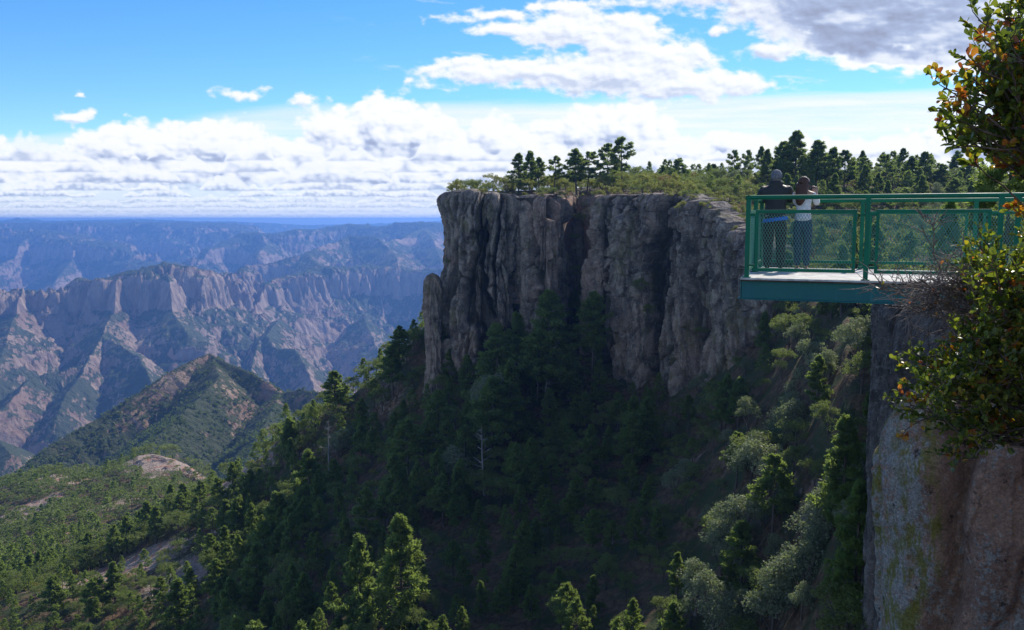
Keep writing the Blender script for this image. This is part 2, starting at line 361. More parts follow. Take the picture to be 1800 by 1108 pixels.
cols = np.concatenate([np.arange(-520, -60, 12), np.arange(-60, 845, 1.25), np.arange(845, 1300, 14)])
rows = np.exp(np.linspace(math.log(930), math.log(22000), 1150))
GX, GY = np.meshgrid((cols - 900) / (F * math.cos(PITCH)), rows)      # bearing fan
GX = GX * GY * 1.0
GZ, GRAW = canyon_height(GX, GY)
canyon_fn = (GX, GY, GZ)
# vegetation amount: more on benches and gentle ground, in patches
gzx = np.gradient(GZ, axis=1) / np.maximum(np.abs(np.gradient(GX, axis=1)), .1); gzy = np.gradient(GZ, axis=0) / np.maximum(np.gradient(GY, axis=0), .1)
gs = np.hypot(gzx, gzy)
veg = np.clip(1.15 - gs * 0.75 + 0.9 * fbm(GX / 500, GY / 500, 4, 501) + 0.5 * fbm(GX / 90, GY / 90, 4, 503) + .12 - .1 * (GY < 2000), 0, 1)

mcan, T, b = material('canyon_ground')
pos = T.node('ShaderNodeNewGeometry').outputs['Position']; nz = T.sep(T.node('ShaderNodeNewGeometry').outputs['Normal'])[2]
vg = attr(T, 'vegetation')
st = T.noise(T.v('MULTIPLY', pos, (.0006, .0006, .016)), 1.0, 5, .6, .2)
pat = T.noise(T.v('MULTIPLY', pos, (.004, .004, .004)), 1.0, 6, .62)
rock = T.mix(T.rng(st, .35, .65), (.25, .155, .105, 1), (.40, .28, .20, 1))
rock = T.mix(T.rng(pat, .45, .7), rock, (.25, .15, .11, 1))
cliffc = T.mix(T.rng(T.noise(T.v('MULTIPLY', pos, (.02, .02, .003)), 1.0, 5, .6), .35, .7), (.42, .31, .24, 1), (.20, .14, .11, 1))
rock = T.mix(T.rng(nz, .80, .50), rock, cliffc)
dots = T.noise(T.v('MULTIPLY', pos, (.075, .075, .075)), 1.0, 3, .7)
dots2 = T.noise(T.v('MULTIPLY', pos, (.02, .02, .02)), 1.0, 4, .7)
vm = T.m('MULTIPLY', T.rng(T.m('ADD', T.m('MULTIPLY', vg, .55), T.m('ADD', T.m('MULTIPLY', dots, .55), T.m('MULTIPLY', dots2, .45))), .70, .86), .92)
green = T.mix(pat, (.030, .052, .022, 1), (.062, .082, .034, 1))
b.inputs['Roughness'].default_value = 0.95; b.inputs['Specular IOR Level'].default_value = 0.1
T.put(b.inputs['Base Color'], T.mix(vm, rock, green))
bh = T.noise(T.v('MULTIPLY', pos, (.03, .03, .012)), 1.0, 8, .65)
T.put(b.inputs['Normal'], T.bump(bh, 1.0, 26.0))
canyon = grid_mesh('canyon_hills', GX, GY, GZ, mcan, {'vegetation': veg}); canyon['kind'] = 'structure'
# ------------------------------------------------------------------ near terrain
def struct(o): o['kind'] = 'structure'; return o
# rock material shared by every cliff in shade and sun
def rock_mat(name, base, dark, warm, lichen, warm_amt=.5, lich_amt=.3, scale=1.0, moss=0.0, bumpd=.35, stain=0.0):
    m, T, b = material(name)
    pos = T.node('ShaderNodeNewGeometry').outputs['Position']
    p = T.v('MULTIPLY', pos, (scale, scale, scale))
    pv = T.v('MULTIPLY', pos, (scale * .9, scale * .9, scale * .14))
    big = T.noise(T.v('MULTIPLY', p, (.06, .06, .03)), 1.0, 4, .6)
    n1 = T.noise(p, .5, 9, .65)
    st = T.noise(pv, .8, 7, .65, .4)
    c = T.mix(T.rng(n1, .32, .68), dark, base)
    c = T.mix(T.m('MULTIPLY', T.rng(T.m('ADD', big, T.m('MULTIPLY', n1, .3)), .58, .78), warm_amt), c, warm)
    c = T.mix(T.m('MULTIPLY', T.rng(st, .50, .66), .75), c, dark)
    li = T.noise(p, 2.4, 8, .72)
    c = T.mix(T.m('MULTIPLY', T.rng(li, .54, .62), lich_amt), c, lichen)
    gr = T.rng(T.noise(p, 7.5, 7, .8), .36, .64, .62, 1.30, False); c = T.mix(1.0, c, T.comb(gr, gr, gr), 'MULTIPLY')
    if moss > 0:
        ms = T.m('MULTIPLY', T.noise(pv, 1.3, 7, .7), T.rng(T.noise(p, .28, 3, .5), .42, .60))
        c = T.mix(T.m('MULTIPLY', T.rng(ms, .40, .58), moss), c, (.13, .115, .018, 1))
    c = T.mix(T.m('MULTIPLY', attr(T, 'crack'), .82), c, (.03, .028, .022, 1))
    T.put(b.inputs['Base Color'], c)
    b.inputs['Roughness'].default_value = .92; b.inputs['Specular IOR Level'].default_value = .25
    h = T.m('ADD', T.m('MULTIPLY', n1, 1.0), T.m('MULTIPLY', st, .8))
    h = T.m('ADD', h, T.m('MULTIPLY', T.noise(p, 5.0, 6, .7), .35))
    T.put(b.inputs['Normal'], T.bump(h, 1.0, bumpd / scale))
    return m
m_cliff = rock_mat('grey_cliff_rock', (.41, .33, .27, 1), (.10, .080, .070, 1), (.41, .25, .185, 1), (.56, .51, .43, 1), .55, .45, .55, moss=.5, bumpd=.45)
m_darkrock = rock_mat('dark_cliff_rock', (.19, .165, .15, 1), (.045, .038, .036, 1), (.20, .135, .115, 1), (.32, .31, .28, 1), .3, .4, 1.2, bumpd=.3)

def smooth_path(P, step):
    """Catmull-Rom through control points, resampled at an even step; P rows are tuples of any length"""
    P = np.array(P, float); out = []
    Q = np.vstack([2 * P[0] - P[1], P, 2 * P[-1] - P[-2]])
    for i in range(1, len(Q) - 2):
        t = np.linspace(0, 1, 40, endpoint=False)[:, None]
        a, b_, c_, d_ = Q[i - 1], Q[i], Q[i + 1], Q[i + 2]
        out.append(.5 * ((2 * b_) + (-a + c_) * t + (2 * a - 5 * b_ + 4 * c_ - d_) * t ** 2 + (-a + 3 * b_ - 3 * c_ + d_) * t ** 3))
    out = np.vstack(out + [P[-1:]])
    s = np.concatenate([[0], np.cumsum(np.hypot(*np.diff(out[:, :2], axis=0).T))])
    n = int(s[-1] / step) + 1; ss = np.linspace(0, s[-1], n)
    return np.stack([np.interp(ss, s, out[:, k]) for k in range(P.shape[1])], 1), ss

def rock_relief(u, z, seed, k=1.0, blocks=0.0):
    """outward relief of a jointed cliff, in metres; k scales the joint spacing"""
    w1 = fbm(u / (11 * k), z / (20 * k), 4, seed); w2 = fbm(u / (5 * k) + 9, z / (9 * k), 3, seed + 1)
    r = 2.6 * k * fbm(u / (26 * k), z / (70 * k), 3, seed + 2)
    uu = u + 2.4 * k * w1 + .4 * k * w2
    f1, f2, cid, ti = worley(uu / (6.2 * k), z / (44 * k) + .3 * w2, seed + 3, .9, True); r = r + ti * 3.4 * k
    e = f2 - f1
    r = r + (cid - .5) * 5.4 * k - 3.4 * k * (1 - sstep(e, 0, .20))
    f1, f2, cid, ti = worley((uu + .5 * w2) / (2.3 * k), z / ((10.5 - 7.0 * blocks) * k) + .5 * w1, seed + 5, .9, True); r = r + ti * 1.2 * k
    e = f2 - f1; r = r + (cid - .5) * 1.5 * k - .9 * k * (1 - sstep(e, 0, .16))
    f1, f2, cid, ti = worley((u + .3 * k * w2) / (.85 * k), (z + w1) / (2.6 * k), seed + 7, .9, True); r = r + ti * .36 * k
    e = f2 - f1; r = r + (cid - .5) * .28 * k - .14 * k * (1 - sstep(e, 0, .2))
    r = r + .26 * k * fbm(u / (1.3 * k), z / (4.0 * k), 5, seed + 9, .6)
    return r

def rock_wall(name, path, step, vstep, seed, mat, k=1.0, depth_fn=None, cap=3.0, blocks_fn=None, rel=1.0):
    """path rows (x, y, ztop, zbottom); outward is to the left-hand side seen from above reversed"""
    P, s = smooth_path(path, step)
    tx = np.gradient(P[:, 0]); ty = np.gradient(P[:, 1]); n = np.hypot(tx, ty)
    kk = max(3, int(2.5 / step) | 1); ker = np.hanning(kk + 2)[1:-1]; ker /= ker.sum()
    sm = lambda a: np.convolve(np.pad(a, kk // 2, mode='edge'), ker, mode='valid')
    ox = sm(ty / n); oy = sm(-tx / n)
    H = (P[:, 2] - P[:, 3]).max(); nv = int(H / vstep) + 1
    t = np.linspace(0, 1, nv)
    U, Tt = np.meshgrid(s, t)
    ztop = P[:, 2] + .9 * k * fbm(s / (4 * k), s * 0 + seed, 3, seed + 20); zb = P[:, 3]
    Z = ztop[None] * (1 - Tt) + zb[None] * Tt
    D = rel * rock_relief(U, Z, seed, k, 0.0 if blocks_fn is None else blocks_fn(U, Z)); crack = D - rel * 2.2 * k * fbm(U / (9 * k), Z / (26 * k), 2, seed + 50)
    dtop = ztop[None] - Z
    D = D - 2.2 * k * np.exp(-dtop / (1.3 * k)) + (depth_fn(U, Z, P) if depth_fn else 0)
    X = P[:, 0][None] + ox[None] * D; Y = P[:, 1][None] + oy[None] * D
    # cap rows going inwards over the top
    nc = max(4, int(cap / vstep / 2)); caps = []
    for j in range(nc, 0, -1):
        q = j / nc; D2 = D[0] - cap * q
        bump_ = .45 * k * fbm(s / (2.2 * k), s * 0 + q * 4, 4, seed + 30) * q + .25 * k * min(1, q * 3)
        caps.append((P[:, 0] + ox * D2, P[:, 1] + oy * D2, Z[0] + bump_))
    crack = sstep(-crack / (rel * k), .6, 2.8); crack = np.vstack([crack[:1]] * len(caps) + [crack])
    X = np.vstack([c_[0] for c_ in caps] + [X]); Y = np.vstack([c_[1] for c_ in caps] + [Y]); Z = np.vstack([c_[2] for c_ in caps] + [Z])
    return struct(grid_mesh(name, X, Y, Z, mat, {'crack': crack}, smooth=(rel < .5)))

def pw(px, ytop, ybot, Y):
    a = at(px, ytop, Y); b_ = at(px, ybot, Y); return (at(px, 450, Y).x, Y, a.z, b_.z)
# main cliff, left end wraps round the pillar
RIM = [pw(812, 338, 700, 290), pw(790, 338, 720, 268), pw(788, 337, 760, 256), pw(800, 336, 790, 248), pw(825, 335, 800, 245), pw(850, 338, 800, 244), pw(880, 341, 800, 243),
       pw(902, 343, 800, 244), pw(914, 345, 800, 250), pw(926, 344, 800, 244), pw(950, 345, 800, 240), pw(972, 350, 800, 241), pw(984, 352, 800, 252), pw(994, 350, 800, 276),
       pw(1014, 350, 800, 288), pw(1034, 348, 800, 276), pw(1044, 345, 800, 243), pw(1065, 344, 820, 237), pw(1085, 346, 830, 234), pw(1110, 342, 850, 229), pw(1160, 342, 860, 222),
       pw(1190, 345, 860, 216), pw(1215, 353, 860, 211), pw(1240, 370, 860, 206), pw(1260, 385, 850, 202), pw(1280, 398, 850, 198), pw(1305, 412, 850, 193), pw(1345, 440, 830, 187),
       pw(1372, 468, 800, 185), pw(1384, 490, 800, 192), pw(1390, 500, 800, 210), pw(1400, 500, 800, 230)]
def cliff_extra(U, Z, P):
    ps = 900 + P[:, 0] / P[:, 1] * F * 1.0
    left = np.exp(-((ps - 790) / 16) ** 2)[None]
    zz = at(790, 530, 250).z
    bulge = left * (2.2 * np.exp(-((Z - zz) / 7) ** 2) + 1.2 * np.exp(-((Z - 6) / 4.5) ** 2) - 1.0 * np.exp(-((Z + 3) / 4) ** 2))
    undercut = -3.0 * sstep(-Z, 38, 46) * np.exp(-((ps - 800) / 40) ** 2)[None]
    return bulge + undercut
main_cliff = rock_wall('cliff', RIM, .24, .24, 11, m_cliff, 1.0, cliff_extra, 5.0, lambda U, Z: sstep(U, 95, 125) * sstep(Z, -26, -14))

# detached pinnacle beside the pillar
def pinnacle(name, px, Y, ytop, ybot, rw, seed, mat, lean=0.0):
    a = at(px, ytop, Y); b_ = at(px, ybot, Y); nv = 190; nu = 120
    th = np.linspace(0, 2 * math.pi, nu + 1); t = np.linspace(0, 1, nv)
    TH, TT = np.meshgrid(th, t)
    prof = rw * (np.interp(t, [0, .02, .06, .15, .35, .5, .8, 1], [.05, .6, .82, 1.0, 1.02, .82, .9, 1.2]))[:, None]
    Z = a.z + (b_.z - a.z) * TT
    # seamless relief: sample round a circle
    rel = .45 * fbm(np.cos(TH) * 1.6 + 5 + Z / 9, np.sin(TH) * 1.6 + Z / 5, 5, seed, .6) + .3 * ridged(np.cos(TH) * 2.4, np.sin(TH) * 2.4 + Z / 11, 4, seed + 3)
    rr = prof * (.8 + rel)
    X = a.x + lean * (TT ** 1.0) + rr * np.cos(TH); YY = Y + 1.2 * rr * np.sin(TH)
    return struct(grid_mesh(name, X[:, ::-1], YY[:, ::-1], Z, mat))
pinnacle('rock_pinnacle', 760, 252, 480, 690, 2.7, 71, m_cliff, .5)

# slope below the cliffs and the hill to the left: smooth surface through surveyed points
CP = [(600, 1200, 140), (900, 1200, 128), (1200, 1200, 108), (1400, 1200, 88), (1550, 1200, 72), (500, 1000, 200), (700, 1050, 160), (900, 1000, 165), (1100, 1000, 150), (1300, 1000, 122), (1450, 1000, 102), (1560, 1000, 84),
 (600, 880, 225), (800, 850, 205), (1000, 850, 190), (1200, 850, 165), (1350, 850, 140), (1500, 850, 110), (1580, 850, 88),
 (800, 700, 242), (900, 740, 230), (1000, 730, 225), (1100, 770, 207), (1200, 780, 187), (1300, 740, 170), (1400, 690, 150), (1500, 680, 122), (1570, 700, 95), (1440, 570, 150), (1450, 520, 178), (1380, 560, 185), (1520, 560, 150),
 (700, 735, 258), (752, 620, 266), (745, 585, 270), (700, 640, 275), (650, 680, 282), (600, 705, 290), (560, 735, 297), (500, 765, 305), (450, 810, 315), (405, 845, 325), (370, 880, 332), (345, 890, 330),
 (700, 780, 330), (600, 830, 370), (500, 900, 400), (780, 640, 320), (420, 960, 380),
 (400, 960, 262), (390, 900, 300), (320, 985, 262), (300, 950, 288), (200, 1005, 282), (110, 1028, 285), (230, 1040, 250), (320, 1030, 240), (0, 1055, 262), (100, 1075, 245), (200, 1075, 232), (400, 1070, 205), (500, 1100, 180), (0, 1180, 225), (200, 1180, 205), (400, 1180, 175), (-80, 1080, 260),
 (200, 950, 420), (100, 905, 520), (0, 870, 600), (250, 870, 520), (300, 830, 580), (270, 800, 620), (312, 813, 610), (350, 832, 600), (240, 812, 632), (190, 842, 622), (150, 838, 640), (90, 838, 650), (40, 850, 660), (0, 862, 680), (-60, 880, 690),
 (0, 1000, 400), (-60, 950, 500), (370, 880, 560), (100, 960, 400), (300, 880, 470), (340, 930, 400), (200, 1000, 340), (0, 1050, 330),
 (270, 860, 800), (100, 900, 850), (350, 900, 780), (0, 930, 860), (420, 980, 650), (600, 1000, 560)]
CPW = np.array([tuple(at(*p)) for p in CP])
def _phi(r): return np.sqrt(r * r + 14.0 ** 2)
_A = _phi(np.hypot(CPW[:, 0][:, None] - CPW[:, 0], CPW[:, 1][:, None] - CPW[:, 1])); _n = len(CP)
_M = np.zeros((_n + 3, _n + 3)); _M[:_n, :_n] = _A + np.eye(_n) * -.6; _M[:_n, _n] = 1; _M[:_n, _n + 1:] = CPW[:, :2]; _M[_n:, :_n] = _M[:_n, _n:].T
_w = np.linalg.solve(_M, np.concatenate([CPW[:, 2], np.zeros(3)]))
def slope_z(X, Y, detail=True):
    X = np.asarray(X, float); Y = np.asarray(Y, float)
    z = _w[_n] + _w[_n + 1] * X + _w[_n + 2] * Y
    for i in range(_n): z = z + _w[i] * _phi(np.hypot(X - CPW[i, 0], Y - CPW[i, 1]))
    far = np.clip(Y / 300, .5, 2.2)
    z = z + 2.2 * far * fbm(X / (26 * far), Y / (26 * far), 4, 601) + (1.6 * far * (ridged(X / (34 * far), Y / (34 * far), 4, 611) - .6))
    # small rock steps
    stp = 5.0 * far; q = z / stp + .6 * fbm(X / 40, Y / 40, 3, 621); fr = q - np.floor(q)
    rocky = sstep(fbm(X / (38 * far), Y / (38 * far), 3, 631), .02, .30) * .9
    pxx = 900 + X / Y * F * math.cos(PITCH); z = z - np.clip(pxx - 1490, 0, 200) * .10 * sstep(Y, 60, 110)
    if detail: z = z + .5 * fbm(X / 4, Y / 4, 4, 641)
    return z
scol = np.arange(-160, 1578, 2.2); srow = np.exp(np.linspace(math.log(62), math.log(900), 620))
SX, SY = np.meshgrid((scol - 900) / (F * math.cos(PITCH)), srow); SX = SX * SY
SZ = slope_z(SX, SY)
gx_ = np.gradient(SZ, axis=1) / np.abs(np.gradient(SX, axis=1)); gy_ = np.gradient(SZ, axis=0) / np.gradient(SY, axis=0)
steep = np.hypot(gx_, gy_)
pinkx = at(200, 985, 285)
pink = np.exp(-((((SX - pinkx.x) + (SY - 284) * .5) / 22) ** 2 + ((SY - 280) / 16) ** 2)) * 1.8
for (qx, qy, qd, rx) in ((290, 795, 610, 34), (130, 835, 640, 34), (150, 950, 420, 22), (190, 835, 622, 16), (335, 815, 602, 20), (20, 985, 420, 24), (60, 900, 540, 22), (200, 905, 500, 16), (330, 1000, 250, 14), (430, 850, 318, 14)):
    q = at(qx, qy, qd); pink = np.maximum(pink, .95 * np.exp(-(((SX - q.x) / rx) ** 2 + ((SY - qd) / (rx * 1.2)) ** 2)))
SPX = np.broadcast_to(scol[None], SX.shape); bare = np.clip(pink + .9 * sstep(steep, .85, 1.5) * (1 - .8 * sstep(SPX, 480, 800)) + .5 * sstep(fbm(SX / 22, SY / 22, 4, 651), .25, .55), 0, 1)
mslope, T, b = material('forest_floor')
pos = T.node('ShaderNodeNewGeometry').outputs['Position']; nz = T.sep(T.node('ShaderNodeNewGeometry').outputs['Normal'])[2]
n1 = T.noise(pos, .12, 8, .68); n2 = T.noise(pos, .9, 6, .7); st_ = T.noise(T.v('MULTIPLY', pos, (.12, .12, .9)), 1.0, 6, .65)
soil = T.mix(T.rng(n2, .35, .65), (.075, .042, .026, 1), (.19, .125, .075, 1))
soil = T.mix(T.rng(n1, .44, .58), soil, (.055, .07, .028, 1))
rk = T.mix(T.rng(n2, .3, .7), (.20, .14, .115, 1), (.46, .37, .31, 1)); rk = T.mix(T.rng(st_, .5, .62), rk, (.38, .185, .14, 1))
rk = T.mix(T.rng(T.noise(pos, .35, 6, .7), .56, .66), rk, (.10, .085, .075, 1))
bare_f = T.rng(T.m('ADD', attr(T, 'bare'), T.m('MULTIPLY', T.m('SUBTRACT', n2, .5), .9)), .30, .62)
T.put(b.inputs['Base Color'], T.mix(bare_f, soil, rk)); b.inputs['Roughness'].default_value = .95; b.inputs['Specular IOR Level'].default_value = .15
T.put(b.inputs['Normal'], T.bump(T.m('ADD', n2, n1), 1.0, .9))
hillside = struct(grid_mesh('hillside', SX, SY, SZ, mslope, {'bare': bare}))

# plateau on top of the cliffs: rim, mid and skyline rows
PL = np.array([ # px, rimY, rim py, midY, mid py, skyY, sky py
 (770, 262, 352, 268, 352, 272, 360), (790, 252, 344, 262, 340, 280, 342), (850, 248, 342, 262, 337, 290, 338), (925, 248, 348, 262, 336, 300, 334), (985, 255, 352, 270, 336, 310, 332), (1018, 292, 349, 300, 336, 318, 330), (1045, 246, 346, 262, 336, 310, 330),
 (1100, 238, 344, 255, 334, 310, 328), (1160, 229, 346, 250, 336, 310, 326), (1215, 217, 357, 240, 342, 300, 326), (1260, 208, 389, 230, 357, 290, 326), (1300, 199, 417, 222, 371, 285, 324), (1340, 193, 446, 215, 390, 280, 322),
 (1385, 192, 500, 212, 418, 275, 320), (1450, 186, 512, 215, 422, 275, 322), (1550, 186, 500, 220, 415, 280, 325), (1700, 186, 480, 225, 405, 290, 328), (1900, 186, 450, 240, 395, 300, 332), (2700, 180, 420, 250, 380, 320, 335)], float)
ppx = np.arange(793, 2700, 3.0)
pl_t = np.concatenate([np.linspace(0, 1, 70), np.linspace(1, 2, 70)[1:], np.linspace(2, 3, 20)[1:]])
def plat_pt(px, t):
    px = np.asarray(px, float); t = np.asarray(t, float)
    v = [np.interp(px, PL[:, 0], PL[:, k]) for k in range(1, 7)]
    def zz(Y, py):
        cu = (554 - py) / F; return (-math.sin(PITCH) + cu * math.cos(PITCH)) / (math.cos(PITCH) + cu * math.sin(PITCH)) * Y
    z0, z1, z2 = zz(v[0], v[1]), zz(v[2], v[3]), zz(v[4], v[5])
    Y = np.where(t < 1, v[0] + (v[2] - v[0]) * t, np.where(t < 2, v[2] + (v[4] - v[2]) * (t - 1), v[4] + 260 * (t - 2)))
    tt = np.clip(t, 0, 2)
    L0 = (tt - 1) * (tt - 2) / 2; L1 = -tt * (tt - 2); L2 = tt * (tt - 1) / 2
    zq = L0 * z0 + L1 * z1 + L2 * z2
    zl = np.where(tt < 1, z0 + (z1 - z0) * tt, z1 + (z2 - z1) * (tt - 1))
    z = .5 * zq + .5 * zl - np.maximum(t - 2, 0) * 14
    X = (px - 900) / (F * math.cos(PITCH)) * Y
    z = z - 130 * sstep(Y, 276, 325) * (1 - sstep(px, 870, 985))
    z = z + .8 * fbm(X / 14, Y / 14, 4, 701) * np.clip(t * 5, 0.1, 1)
    return X, Y, z
PP, PT = np.meshgrid(ppx, pl_t)
QX, QY, QZ = plat_pt(PP, PT)
QX, QY, QZ = [np.vstack([q[:1], q]) for q in (QX, QY, QZ)]; QZ[0] -= 30; PT = np.vstack([PT[:1], PT])
struct(grid_mesh('plateau', QX, QY + 3.0 * (ppx < 1385)[None], QZ, mslope, {'bare': np.full(QX.shape, .35) + .3 * (PT < .25)}))
# ------------------------------------------------------------------ rocks on the right: rim of the near side
m_lichen = None
def lichen_mat():
    m, T, b = material('lichen_rock')
    pos = T.node('ShaderNodeNewGeometry').outputs['Position']
    pv = T.v('MULTIPLY', pos, (1, 1, .3))
    pd = T.v('MULTIPLY', pos, (1.6, 1.6, .55))
    n1 = T.noise(pos, 1.6, 10, .68); big = T.noise(pd, .55, 4, .55, .6); fine = T.noise(pos, 11, 10, .8)
    c = T.mix(T.rng(n1, .3, .7), (.38, .215, .155, 1), (.72, .44, .31, 1))
    diag = T.noise(T.v('MULTIPLY', T.comb(T.m('ADD', T.sep(pos)[0], T.sep(pos)[2]), T.sep(pos)[1], T.m('SUBTRACT', T.sep(pos)[2], T.sep(pos)[0])), (1.0, 1.0, 5.0)), 1.5, 8, .7)
    c = T.mix(T.m('MULTIPLY', T.rng(diag, .50, .62), .3), c, (.17, .09, .07, 1))
    vo = T.voro(T.v('ADD', pos, T.v('SCALE', T.v('SUBTRACT', T.comb(fine, n1, diag), (.5, .5, .5)), scale=.16)), 13, 'F1'); sp = T.m('MULTIPLY', T.m('SUBTRACT', .52, vo), T.rng(T.m('ADD', fine, T.m('MULTIPLY', big, .6)), .62, .86))
    gl = T.rng(T.m('ADD', T.m('MULTIPLY', big, .75), T.m('MULTIPLY', fine, 1.05)), .87, .95)
    lc = T.mix(T.rng(T.noise(pos, 24, 5, .7), .3, .7), (.36, .35, .33, 1), (.72, .70, .65, 1))
    c = T.mix(T.m('MULTIPLY', gl, .88), c, lc)
    c = T.mix(T.rng(sp, .23, .29), c, (.42, .42, .39, 1))
    blk = T.noise(pos, 4.2, 8, .75); c = T.mix(T.m('MULTIPLY', T.rng(blk, .58, .66), .85), c, (.03, .027, .026, 1))
    x0 = T.sep(pos)[0]
    strip = T.m('SUBTRACT', 1.0, T.rng(T.m('ABSOLUTE', T.m('SUBTRACT', T.m('ADD', x0, T.m('MULTIPLY', T.noise(pos, .7, 4, .6), .8)), 5.50)), .05, .42))
    mo = T.m('MULTIPLY', strip, T.rng(T.noise(pv, 5.0, 8, .75), .47, .57))
    c = T.mix(T.m('MULTIPLY', mo, .85), c, (.30, .27, .03, 1))
    gr = T.rng(T.noise(pos, 34, 6, .8), .36, .64, .55, 1.35, False); c = T.mix(1.0, c, T.comb(gr, gr, gr), 'MULTIPLY')
    T.put(b.inputs['Base Color'], c); b.inputs['Roughness'].default_value = .9; b.inputs['Specular IOR Level'].default_value = .3
    h = T.m('ADD', T.m('ADD', n1, T.m('MULTIPLY', fine, .8)), T.m('MULTIPLY', diag, .2))
    T.put(b.inputs['Normal'], T.bump(h, 1.0, .14))
    return m
m_lichen = lichen_mat()
zt = lambda y, Y: at(900, y, Y).z
NR = [(9.5, 18.2, -2.6, -20), (7.2, 15.6, -2.6, -20), (5.9, 13.6, -2.5, -20), (5.25, 12.2, -2.3, -20), (4.92, 11.35, -1.95, -20), (5.12, 10.7, -1.66, -20), (5.55, 10.35, -1.42, -18), (6.2, 10.15, -1.30, -16),
      (7.4, 10.0, -1.25, -14), (8.8, 9.4, -1.3, -12), (9.2, 8.2, -1.5, -12), (8.0, 7.0, -1.6, -12), (6.0, 5.8, -1.7, -12), (4.1, 4.7, -1.7, -12), (2.6, 3.0, -1.7, -12), (1.4, .8, -1.75, -12), (-2, -1.2, -1.8, -12)]
NR = [(x + .17 * (y > 9.9), y, a, b_) for x, y, a, b_ in NR]
def nr_extra(U, Z, P):
    e = np.exp(-((P[:, 0] - 4.9) ** 2 + (P[:, 1] - 11.4) ** 2) / .8)[None]
    return e * (-.14 * sstep(-Z, 3.2, 4.8) + .10 * np.exp(-((Z + 3.0) / .5) ** 2)) + .10 * fbm(U / 1.2, Z / 1.4, 6, 801, .6)
NR = [(x, y, a, max(b_, -8.5)) for x, y, a, b_ in NR]
near_rock = rock_wall('lichen_rock', NR, .026, .024, 21, m_lichen, .30, nr_extra, 1.2, None, .34)
DW = [(75, 190, -13, -60), (62, 150, -11, -70), (49, 118, -10, -75), (33.6, 80, -7.6, -75), (20.8, 50, -4.9, -60), (14.4, 34, -3.2, -45), (12.45, 29.6, -2.9, -40), (12.9, 28.2, -2.75, -36), (15, 27.2, -2.5, -34), (16.5, 25.4, -2.4, -30),
      (14.6, 22.4, -2.5, -28), (11.8, 19.6, -2.6, -26), (9.3, 17.4, -2.7, -24), (7.7, 15.3, -3.0, -22)]
DW = [(x + 1.75 * (y > 19) * (y < 60), y, a, b_) for x, y, a, b_ in DW]
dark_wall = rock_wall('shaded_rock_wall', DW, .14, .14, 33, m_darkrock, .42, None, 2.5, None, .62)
# lower ledge showing below the lichen rock
LD = [(7.6, 17.0, -5.2, -22), (6.5, 15.6, -5.0, -22), (5.88, 14.5, -5.05, -22), (6.1, 13.6, -5.3, -22), (7.0, 12.8, -5.4, -22)]
LD = [(x + .75, y, a, b_) for x, y, a, b_ in LD]
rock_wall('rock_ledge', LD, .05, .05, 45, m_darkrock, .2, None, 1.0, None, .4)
# ground behind these rims
GP = [(p[0], p[1], p[2]) for p in DW[:-2]] + [(p[0] + (.75 if p[1] > 9.9 and p[0] < 7 else 0), p[1], p[2]) for p in NR[3:]]
gp, gs_ = smooth_path(GP, .8)
tq = np.concatenate([[0.0, .004, .01, .02, .035], np.linspace(.06, 1, 40)])
qy_ = np.interp(np.linspace(0, 1, len(gp)), [0, .55, .75, 1], [300, 60, 10, -70])
TQ, _ = np.meshgrid(tq, gp[:, 0], indexing='ij')
BX = gp[:, 0][None] * (1 - TQ) + 190 * TQ; BY = gp[:, 1][None] * (1 - TQ) + qy_[None] * TQ
BZ = gp[:, 2][None] * (1 - TQ) + (1.0 + 2.0 * fbm(BX / 30, BY / 30, 3, 811)) * TQ + .25 * fbm(BX / 3, BY / 3, 4, 813) * np.clip(TQ * 30, 0, 1) + .02 - 4.5 * sstep(BY, 26, 60) * np.clip(TQ * 14, 0, 1)
struct(grid_mesh('near_ground', BX[:, ::-1], BY[:, ::-1], BZ[:, ::-1], mslope, {'bare': np.full(BX.shape, .45)}))
# ------------------------------------------------------------------ trees
rng = np.random.RandomState(42)
def mesh_from(name, V, Fs, mat=None, smooth=False, mats=None, midx=None):
    """Fs: (n, k) array of equal-sized faces"""
    me = bpy.data.meshes.new(name); V = np.asarray(V, np.float32).reshape(-1, 3); Fs = np.asarray(Fs, np.int32)
    me.vertices.add(len(V)); me.vertices.foreach_set('co', V.reshape(-1)); k = Fs.shape[1]
    me.loops.add(Fs.size); me.loops.foreach_set('vertex_index', Fs.reshape(-1))
    me.polygons.add(len(Fs)); me.polygons.foreach_set('loop_start', (np.arange(len(Fs)) * k).astype(np.int32)); me.polygons.foreach_set('loop_total', np.full(len(Fs), k, np.int32))
    me.polygons.foreach_set('use_smooth', np.full(len(Fs), smooth))
    if mat: me.materials.append(mat)
    for m_ in mats or []: me.materials.append(m_)
    if midx is not None: me.polygons.foreach_set('material_index', np.asarray(midx, np.int32))
    me.update(calc_edges=True); return me
